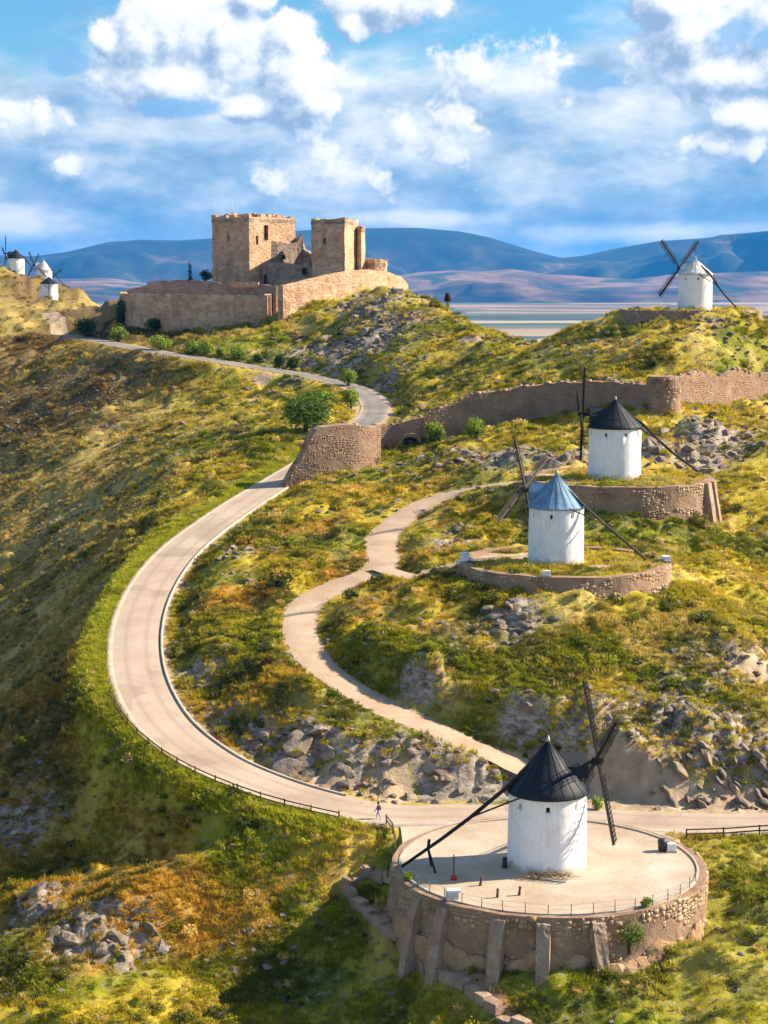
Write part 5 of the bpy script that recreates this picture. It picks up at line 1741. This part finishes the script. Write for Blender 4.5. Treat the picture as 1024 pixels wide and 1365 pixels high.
parts = [grow(80000, 118, 240, 0.34, 0.42, 0.03), grow(85000, 118, 200, 0.62, 0.72), grow(85000, 200, 320, 0.72, 0.92), grow(60000, 320, 480, 0.95, 1.25), grow(7000, 480, 740, 1.3, 1.7)]
# the lush verge outside the bend and round the foot of the terrace
def verge():
    n = 7000
    i = rng.integers(50, len(ROAD) - 195, n)
    t, nn = frame_of(ROAD)
    off = 3.5 + rng.random(n) ** 1.8 * 2.6
    x, y = ROAD[i, 0] + nn[i, 0] * off * 0 + 0, ROAD[i, 1]
    sg = 1.0
    x = ROAD[i, 0] + nn[i, 0] * off * sg + rng.normal(size=n) * 0.4
    y = ROAD[i, 1] + nn[i, 1] * off * sg + rng.normal(size=n) * 0.4
    z, I = height(x, y, True)
    ok = (I['rd'] > 3.5) & (I['fx'] < 0.1) & (np.hypot(x - S1.cx, y - S1.cy) > 13.8)
    x, y, z = x[ok], y[ok], z[ok]
    m = len(x)
    col = np.where(rng.random((m, 1)) < 0.6, C_(0.27, 0.30, 0.02), C_(0.44, 0.40, 0.03)) * (0.8 + 0.5 * rng.random((m, 1)))
    s = 0.7 + 0.5 * rng.random(m)
    return np.stack([x, y, z], 1), rng.integers(0, 4, m), np.stack([rng.normal(size=m) * 0.1, rng.normal(size=m) * 0.1, rng.random(m) * 6.28], 1), np.stack([s, s, s], 1), col
parts.append(verge())
cat_ = [np.concatenate([p[i] for p in parts]) for i in range(5)]
scatter_obj('grass', *cat_, 'dry yellow green grass and low cushions covering the hill', 'grass')
def loose_stones():
    n = 60000
    x, y = sample(n, 118, 430)
    z, I = height(x, y, True)
    rk = rockiness(x, y)
    pt = fbm(x, y, 5, 3, 501)
    ok = (rng.random(n) < 0.06 + 0.9 * rk + 0.7 * sstep(0.54, 0.66, pt)) & (I['rd'] > 3.5) & (I['pd'] > 2.0) & (I['fx'] < 0.1) & (I['inside'] < 0.1)
    ok &= np.hypot(x - S1.cx, y - S1.cy) > 14.5
    x, y, z = x[ok], y[ok], z[ok]
    m = len(x)
    s = (0.12 + 0.42 * rng.random(m) ** 2.5) * (0.8 + y / 400)
    scatter_obj('loose_stones', np.stack([x, y, z + 0.03], 1), 7 + rng.integers(0, 3, m), rng.normal(size=(m, 3)) * np.array([0.3, 0.3, 3]), np.stack([s * 1.2, s, s * 0.8], 1), np.full((m, 3), 0.3), 'pale loose stones strewn through the grass of the hill', 'stones')
loose_stones()

# ------------------------------------------------------------------ small things
def fence(name, label, pts, gap, h, rails, material, post_w=0.11, group=None):
    L = catmull(pts, 0.4)
    d = np.concatenate([[0], np.cumsum(np.linalg.norm(np.diff(L, axis=0), axis=1))])
    n = int(d[-1] / gap) + 1
    ps = np.stack([np.interp(np.linspace(0, d[-1], n), d, L[:, i]) for i in range(3)], 1)
    t = empty(name, ps[0])
    o = ps[0]
    for p in ps:
        m = MB()
        m.box((p[0] - o[0], p[1] - o[1], p[2] - o[2] + h / 2 - 0.15), (post_w, post_w, h + 0.3), Matrix.Rotation(random.random() * 0.3, 3, 'Z'))
        m.build('post', material, t)
    for zr in rails:
        for a, b in zip(ps[:-1], ps[1:]):
            m = MB()
            m.bar((a[0] - o[0], a[1] - o[1], a[2] - o[2] + zr + random.uniform(-0.03, 0.03)), (b[0] - o[0], b[1] - o[1], b[2] - o[2] + zr), post_w * 0.75, post_w * 1.0)
            m.build('rail', material, t)
    tag(t, label, 'fence', group)
def along(px0, px1, off):
    """points beside the road between two places given by photo position"""
    a = np.argmin(np.linalg.norm(ROAD - U(*px0), axis=1)); b = np.argmin(np.linalg.norm(ROAD - U(*px1), axis=1))
    t, nn = frame_of(ROAD)
    idx = np.arange(a, b, 3 if b > a else -3)
    P = ROAD[idx].copy()
    P[:, :2] += nn[idx] * off
    P[:, 2] = height(P[:, 0], P[:, 1])
    return P
fence('rail_fence', 'brown wooden rail fence round the outside of the road bend', np.vstack([along((475, 1077, 0.4), (188, 920, 5.2), 3.75)]), 2.6, 1.0, (0.85, 0.45), M['fence'])
pe = [U(515, 1099, 0.1), U(524, 1112, -0.1), U(528, 1128, -0.3), U(523, 1146, -0.4), U(517, 1158, -0.7)]
pe = [np.array([p[0], p[1], max(hxy(p[0], p[1]), -1.2)]) for p in pe]
fence('rail_fence', 'short curved wooden rail beside the left edge of the paved terrace', pe, 1.8, 1.0, (0.9, 0.5), M['fence'])
pr = [U(915, 1117, 0), U(960, 1116, 0), U(1010, 1112, 0.1), U(1060, 1108, 0.2)]
pr = [np.array([p[0], p[1], hxy(p[0], p[1])]) for p in pr]
fence('rail_fence', 'wooden rail fence along the road right of the paved terrace', pr, 2.6, 0.95, (0.85, 0.45), M['fence'])

def rim_posts():
    t = empty('post_and_wire_fence', (S1.cx, S1.cy, 0.0))
    angs = [R(a) for a in np.linspace(208, 338, 17)]
    tops = []
    for a in angs:
        m = MB()
        h = random.uniform(0.85, 1.05)
        lean = random.uniform(-0.05, 0.05)
        c, s_ = math.cos(a) * 12.4, math.sin(a) * 12.4
        m.tube([(c, s_, 0.0), (c + lean, s_ + lean, h)], 0.04, 6)
        m.build('post', M['wood_pale'], t)
        tops.append(Vector((c + lean, s_ + lean, h)))
    for f in (0.55, 0.95):
        for a, b in zip(tops[:-1], tops[1:]):
            m = MB()
            m.bar((a.x, a.y, a.z * f), (b.x, b.y, b.z * f), 0.010)
            m.build('wire', M['wood_pale'], t)
    tag(t, 'thin post and wire fence round the rim of the paved terrace', 'fence')
rim_posts()

def on_terrace(px, py):
    p = U(px, py, 0.05)
    return (p[0], p[1], 0.03)
def small_box(name, label, loc, parts, cat):
    t = empty(name, loc)
    for nm, c, sz, m_, rz in parts:
        m = MB()
        m.box(c, sz, Matrix.Rotation(rz, 3, 'Z'), jit=0.015)
        o = m.build(nm, M[m_], t)
        bv = o.modifiers.new('bevel', 'BEVEL'); bv.width = 0.03; bv.segments = 2
    tag(t, label, cat)
small_box('information_board', 'small grey information board with a white side on the terrace rim', on_terrace(603, 1200), [('plinth', (0, 0, 0.35), (0.95, 0.5, 0.7), 'zinc', 0.2), ('panel', (0.1, 0.05, 0.80), (1.15, 0.62, 0.18), 'white_block', 0.2)], 'sign')
small_box('stone_block', 'white stone block on the front rim of the low grassy terrace', (U(733, 778, 16.1)[0], S2.cy - 11.2, 16.1), [('base', (0, 0, 0.1), (1.0, 0.6, 0.25), 'concrete', 0.1), ('block', (0, 0, 0.45), (0.85, 0.5, 0.55), 'white_block', 0.1)], 'block')
p = hit(622, 751)
small_box('stone_block', 'whitewashed pointed stone at the left edge of the low grassy terrace', tuple(p), [('base', (0, 0, 0.15), (2.2, 1.2, 0.45), 'white_block', 0.3), ('block', (-0.2, 0, 0.75), (0.8, 0.7, 1.0), 'white_block', 0.5)], 'block')
small_box('stone_block', 'white stone block on the right hand rim of the low grassy terrace', (S2.cx + 11.4, S2.cy - 1.5, 16.1), [('base', (0, 0, 0.1), (1.1, 1.0, 0.4), 'concrete', 0.1), ('block', (0, 0, 0.5), (0.9, 0.8, 0.6), 'white_block', 0.2)], 'block')
small_box('stone_block', 'white stone block on the terrace of the pale roofed windmill', (S4.x - 5.4, S4.y - 7.5, 41.8), [('base', (0, 0, 0.1), (1.6, 1.2, 0.4), 'concrete', 0.1), ('block', (0, 0, 0.65), (1.3, 0.9, 0.9), 'white_block', 0.2)], 'block')
def litter_bin():
    p = on_terrace(883, 1134)
    t = empty('litter_bin', p)
    m = MB()
    m.lathe([(0.0, 0.0), (0.30, 0.0), (0.36, 0.12), (0.40, 0.75), (0.36, 0.85)], 14)
    m.build('drum', M['black'], t)
    m = MB()
    m.lathe([(0.42, 0.82), (0.40, 0.92), (0.25, 1.08), (0.0, 1.13)], 14)
    m.build('lid', M['black'], t)
    tag(t, 'black round litter bin at the right edge of the paved terrace', 'bin')
    small_box('stone_block', 'small white block beside the black litter bin', on_terrace(895, 1135), [('base', (0, 0, 0.08), (0.9, 0.7, 0.2), 'concrete', 0), ('block', (0, 0, 0.45), (0.75, 0.55, 0.6), 'white_block', 0.1)], 'block')
litter_bin()
def marker_pole():
    p = on_terrace(605, 1172)
    t = empty('marker_pole', p)
    m = MB(); m.tube([(0, 0, 0.3), (0, 0, 2.1)], 0.045, 6); m.build('pole', M['wood'], t)
    m = MB(); m.lathe([(0.0, 0.0), (0.28, 0.0), (0.26, 0.22), (0.10, 0.36), (0.0, 0.36)], 12); m.build('base', M['red'], t)
    tag(t, 'thin dark pole on a red foot in the shadow of the near windmill', 'pole')
marker_pole()
def low_posts():
    for i, (px, py) in enumerate(((673, 1156), (663, 1196), (692, 1193), (640, 1180))):
        lab = ['dark stubby bollard at the foot of the near windmill', 'leaning brown stake left of its twin on the terrace', 'brown stake beside the leaning one on the terrace', 'low brown stake near the red footed pole'][i]
        t = empty('bollard' if i == 0 else 'stake', on_terrace(px, py))
        m = MB()
        hh = 0.75 if i == 0 else 0.6
        m.tube([(0, 0, -0.05), (0.04 * i, 0, hh)], [0.22 if i == 0 else 0.12, 0.18 if i == 0 else 0.09], 8)
        m.build('shaft', M['black' if i == 0 else 'fence'], t)
        m = MB()
        m.tube([(0.04 * i, 0, hh), (0.04 * i, 0, hh + 0.14)], [0.24 if i == 0 else 0.14, 0.12 if i == 0 else 0.08], 8)
        m.build('cap', M['black' if i == 0 else 'fence'], t)
        tag(t, lab, 'bollard' if i == 0 else 'stake')
low_posts()
def brushwood():
    t = empty('brushwood', (S1.x - 0.3, S1.y - 3.9, 0.05))
    for i in range(60):
        m = MB()
        a = random.uniform(0, 6.28)
        x0, y0 = random.uniform(-1.9, 1.9), random.uniform(-0.45, 0.4)
        l = random.uniform(0.5, 1.3)
        m.tube([(x0, y0, random.uniform(0.02, 0.25)), (x0 + math.cos(a) * l * 0.5, y0 + math.sin(a) * l * 0.2, random.uniform(0.15, 0.45)), (x0 + math.cos(a) * l, y0 + math.sin(a) * l * 0.35, random.uniform(0.05, 0.5))], 0.028, 4)
        m.build('twig', M['twig'], t)
    tag(t, 'heap of orange brown brushwood against the foot of the near windmill', 'brushwood')
M['twig'] = plain_mat('dry_twigs', (0.34, 0.20, 0.09), 0.9, 0.4, 5.0)
brushwood()

def edging():
    L = EDGE
    d = np.concatenate([[0], np.cumsum(np.linalg.norm(np.diff(L[:, :2], axis=0), axis=1))])
    t = empty('stone_edging', L[0])
    o = L[0]
    u = 0.0
    while u < d[-1] - 0.5:
        w = random.uniform(1.1, 2.0)
        a = [np.interp(u, d, L[:, i]) for i in range(2)]; b = [np.interp(min(u + w, d[-1]), d, L[:, i]) for i in range(2)]
        c = ((a[0] + b[0]) / 2, (a[1] + b[1]) / 2)
        z = hxy(*c)
        m = MB()
        m.box((c[0] - o[0], c[1] - o[1], z - o[2] + 0.22), (w - 0.08, random.uniform(0.75, 1.05), 0.9), Matrix.Rotation(math.atan2(b[1] - a[1], b[0] - a[0]), 3, 'Z'), jit=0.05)
        ob = m.build('slab', M['buttress'], t)
        bv = ob.modifiers.new('bevel', 'BEVEL'); bv.width = 0.06; bv.segments = 2
        u += w
    tag(t, 'low edging of pale slabs curving down past the terrace buttresses', 'edging')
    # worn earth track just inside the slabs
    i0 = int(len(L) * 0.28)
    Q = L[i0:].copy()
    tt, nn = frame_of(Q)
    Q[:, :2] += nn * 1.0
    Q[:, 2] = height(Q[:, 0], Q[:, 1])
    V = []
    for off in (-0.55, 0.0, 0.55):
        q = Q[:, :2] + nn * off
        V.append(np.stack([q[:, 0], q[:, 1], height(q[:, 0], q[:, 1]) + 0.12], 1))
    V = np.stack(V, 1).reshape(-1, 3)
    i = np.arange(len(Q) - 1)[:, None] * 3 + np.arange(2)[None]
    tag(new_obj('earth_track', np_mesh('earth_track', V, np.stack([i, i + 1, i + 4, i + 3], -1).reshape(-1, 4), True), M['earth']), kind='structure')
edging()

def cairn():
    p = hit(597, 411)
    if p is None:
        p = D(597, 411, 425)
    t = empty('stone_pillar', p)
    h = 2.6
    m = MB(); m.box((0, 0, h * 0.3), (0.9, 0.9, h * 0.6 + 0.6), jit=0.05); m.build('shaft', M['concrete'], t)
    m = MB(); m.lathe([(0.0, h * 0.62), (0.75, h * 0.62), (0.85, h * 0.85), (0.6, h * 1.3), (0.0, h * 1.45)], 10); m.build('head', M['dark'], t)
    tag(t, 'small pale pillar with a dark head alone on the castle hill crest', 'pillar')
cairn()

def walker():
    """a person walking down the road: one skin over a posed skeleton"""
    p = U(505, 1094, 0.05)
    z = 0.06
    J = {'pel': (0, 0, 0.95), 'waist': (0, 0.01, 1.12), 'chest': (0, 0.03, 1.34), 'neck': (0, 0.04, 1.48), 'head': (0, 0.06, 1.58), 'crown': (0, 0.06, 1.72)}
    for s, q in ((-1, 'l'), (1, 'r')):
        st = 0.22 * s
        J.update({'hip' + q: (0.10 * s, 0, 0.90), 'knee' + q: (0.11 * s, st * 0.8 + 0.05, 0.50), 'ank' + q: (0.11 * s, st * 1.1 - 0.04, 0.09), 'toe' + q: (0.12 * s, st * 1.1 + 0.14, 0.04),
                  'sh' + q: (0.19 * s, 0.03, 1.40), 'elb' + q: (0.25 * s, -st * 0.5, 1.13), 'wri' + q: (0.25 * s, -st * 0.9 + 0.12, 0.92), 'hand' + q: (0.25 * s, -st * 0.9 + 0.17, 0.82)})
    E_ = [('pel', 'waist'), ('waist', 'chest'), ('chest', 'neck'), ('neck', 'head'), ('head', 'crown')]
    for q in 'lr':
        E_ += [('pel', 'hip' + q), ('hip' + q, 'knee' + q), ('knee' + q, 'ank' + q), ('ank' + q, 'toe' + q), ('chest', 'sh' + q), ('sh' + q, 'elb' + q), ('elb' + q, 'wri' + q), ('wri' + q, 'hand' + q)]
    rad = {'pel': 0.15, 'waist': 0.135, 'chest': 0.16, 'neck': 0.06, 'head': 0.10, 'crown': 0.075}
    for q in 'lr':
        rad.update({'hip' + q: 0.10, 'knee' + q: 0.065, 'ank' + q: 0.045, 'toe' + q: 0.04, 'sh' + q: 0.065, 'elb' + q: 0.048, 'wri' + q: 0.034, 'hand' + q: 0.04})
    names = list(J)
    me = bpy.data.meshes.new('person')
    me.from_pydata([J[k_] for k_ in names], [(names.index(a), names.index(b)) for a, b in E_], [])
    o = bpy.data.objects.new('person', me)
    COL.objects.link(o)
    md = o.modifiers.new('skin', 'SKIN')
    for i, k_ in enumerate(names):
        me.skin_vertices[0].data[i].radius = (rad[k_], rad[k_])
        me.skin_vertices[0].data[i].use_root = (k_ == 'pel')
    o.modifiers.new('sub', 'SUBSURF').levels = 2
    dg = bpy.context.evaluated_depsgraph_get()
    m2 = bpy.data.meshes.new_from_object(o.evaluated_get(dg))
    bpy.data.objects.remove(o)
    mats = [plain_mat('skin', (0.45, 0.27, 0.19), 0.6, 0.1), plain_mat('dark_top', (0.05, 0.04, 0.07), 0.9, 0.2), plain_mat('pale_trousers', (0.42, 0.36, 0.46), 0.9, 0.15), plain_mat('shoes', (0.06, 0.05, 0.05), 0.7, 0.2)]
    for mm in mats:
        m2.materials.append(mm)
    for pl in m2.polygons:
        c = pl.center
        if c.z > 1.47: pl.material_index = 0
        elif abs(c.x) > 0.17 and c.z < 0.93: pl.material_index = 0
        elif c.z > 0.98 or abs(c.x) > 0.2: pl.material_index = 1
        elif c.z > 0.10: pl.material_index = 2
        else: pl.material_index = 3
        pl.use_smooth = True
    m2.name = 'person'
    o = bpy.data.objects.new('person', m2)
    COL.objects.link(o)
    o.location = (p[0], p[1], z)
    o.rotation_euler = (0, 0, R(70))
    hm = MB()
    hm.lathe([(0.0, 1.76), (0.06, 1.755), (0.105, 1.70), (0.115, 1.62), (0.10, 1.56)], 12)
    hr = hm.build('hair', plain_mat('dark_hair', (0.03, 0.02, 0.015), 0.7, 0.2), o)
    hr.location = (0, 0.045, 0)
    tag(o, 'person in dark top and pale trousers walking on the road by the rail fence', 'person')
walker()

# ------------------------------------------------------------------ haze
def build_haze():
    m = bpy.data.materials.new('air')
    m.use_nodes = True
    t = m.node_tree
    t.nodes.clear()
    o = t.nodes.new('ShaderNodeOutputMaterial')
    v = t.nodes.new('ShaderNodeVolumePrincipled')
    v.inputs['Color'].default_value = (0.04, 0.35, 1.0, 1)
    v.inputs['Density'].default_value = 3.1e-5
    v.inputs['Anisotropy'].default_value = 0.1
    t.links.new(v.outputs[0], o.inputs['Volume'])
    b = MB()
    b.box((0, 14000, 165), (30000, 34000, 690))
    h = b.build('haze', m)
    tag(h, 'pale blue haze lying over the plain and the mountains', 'haze', kind='stuff')
build_haze()
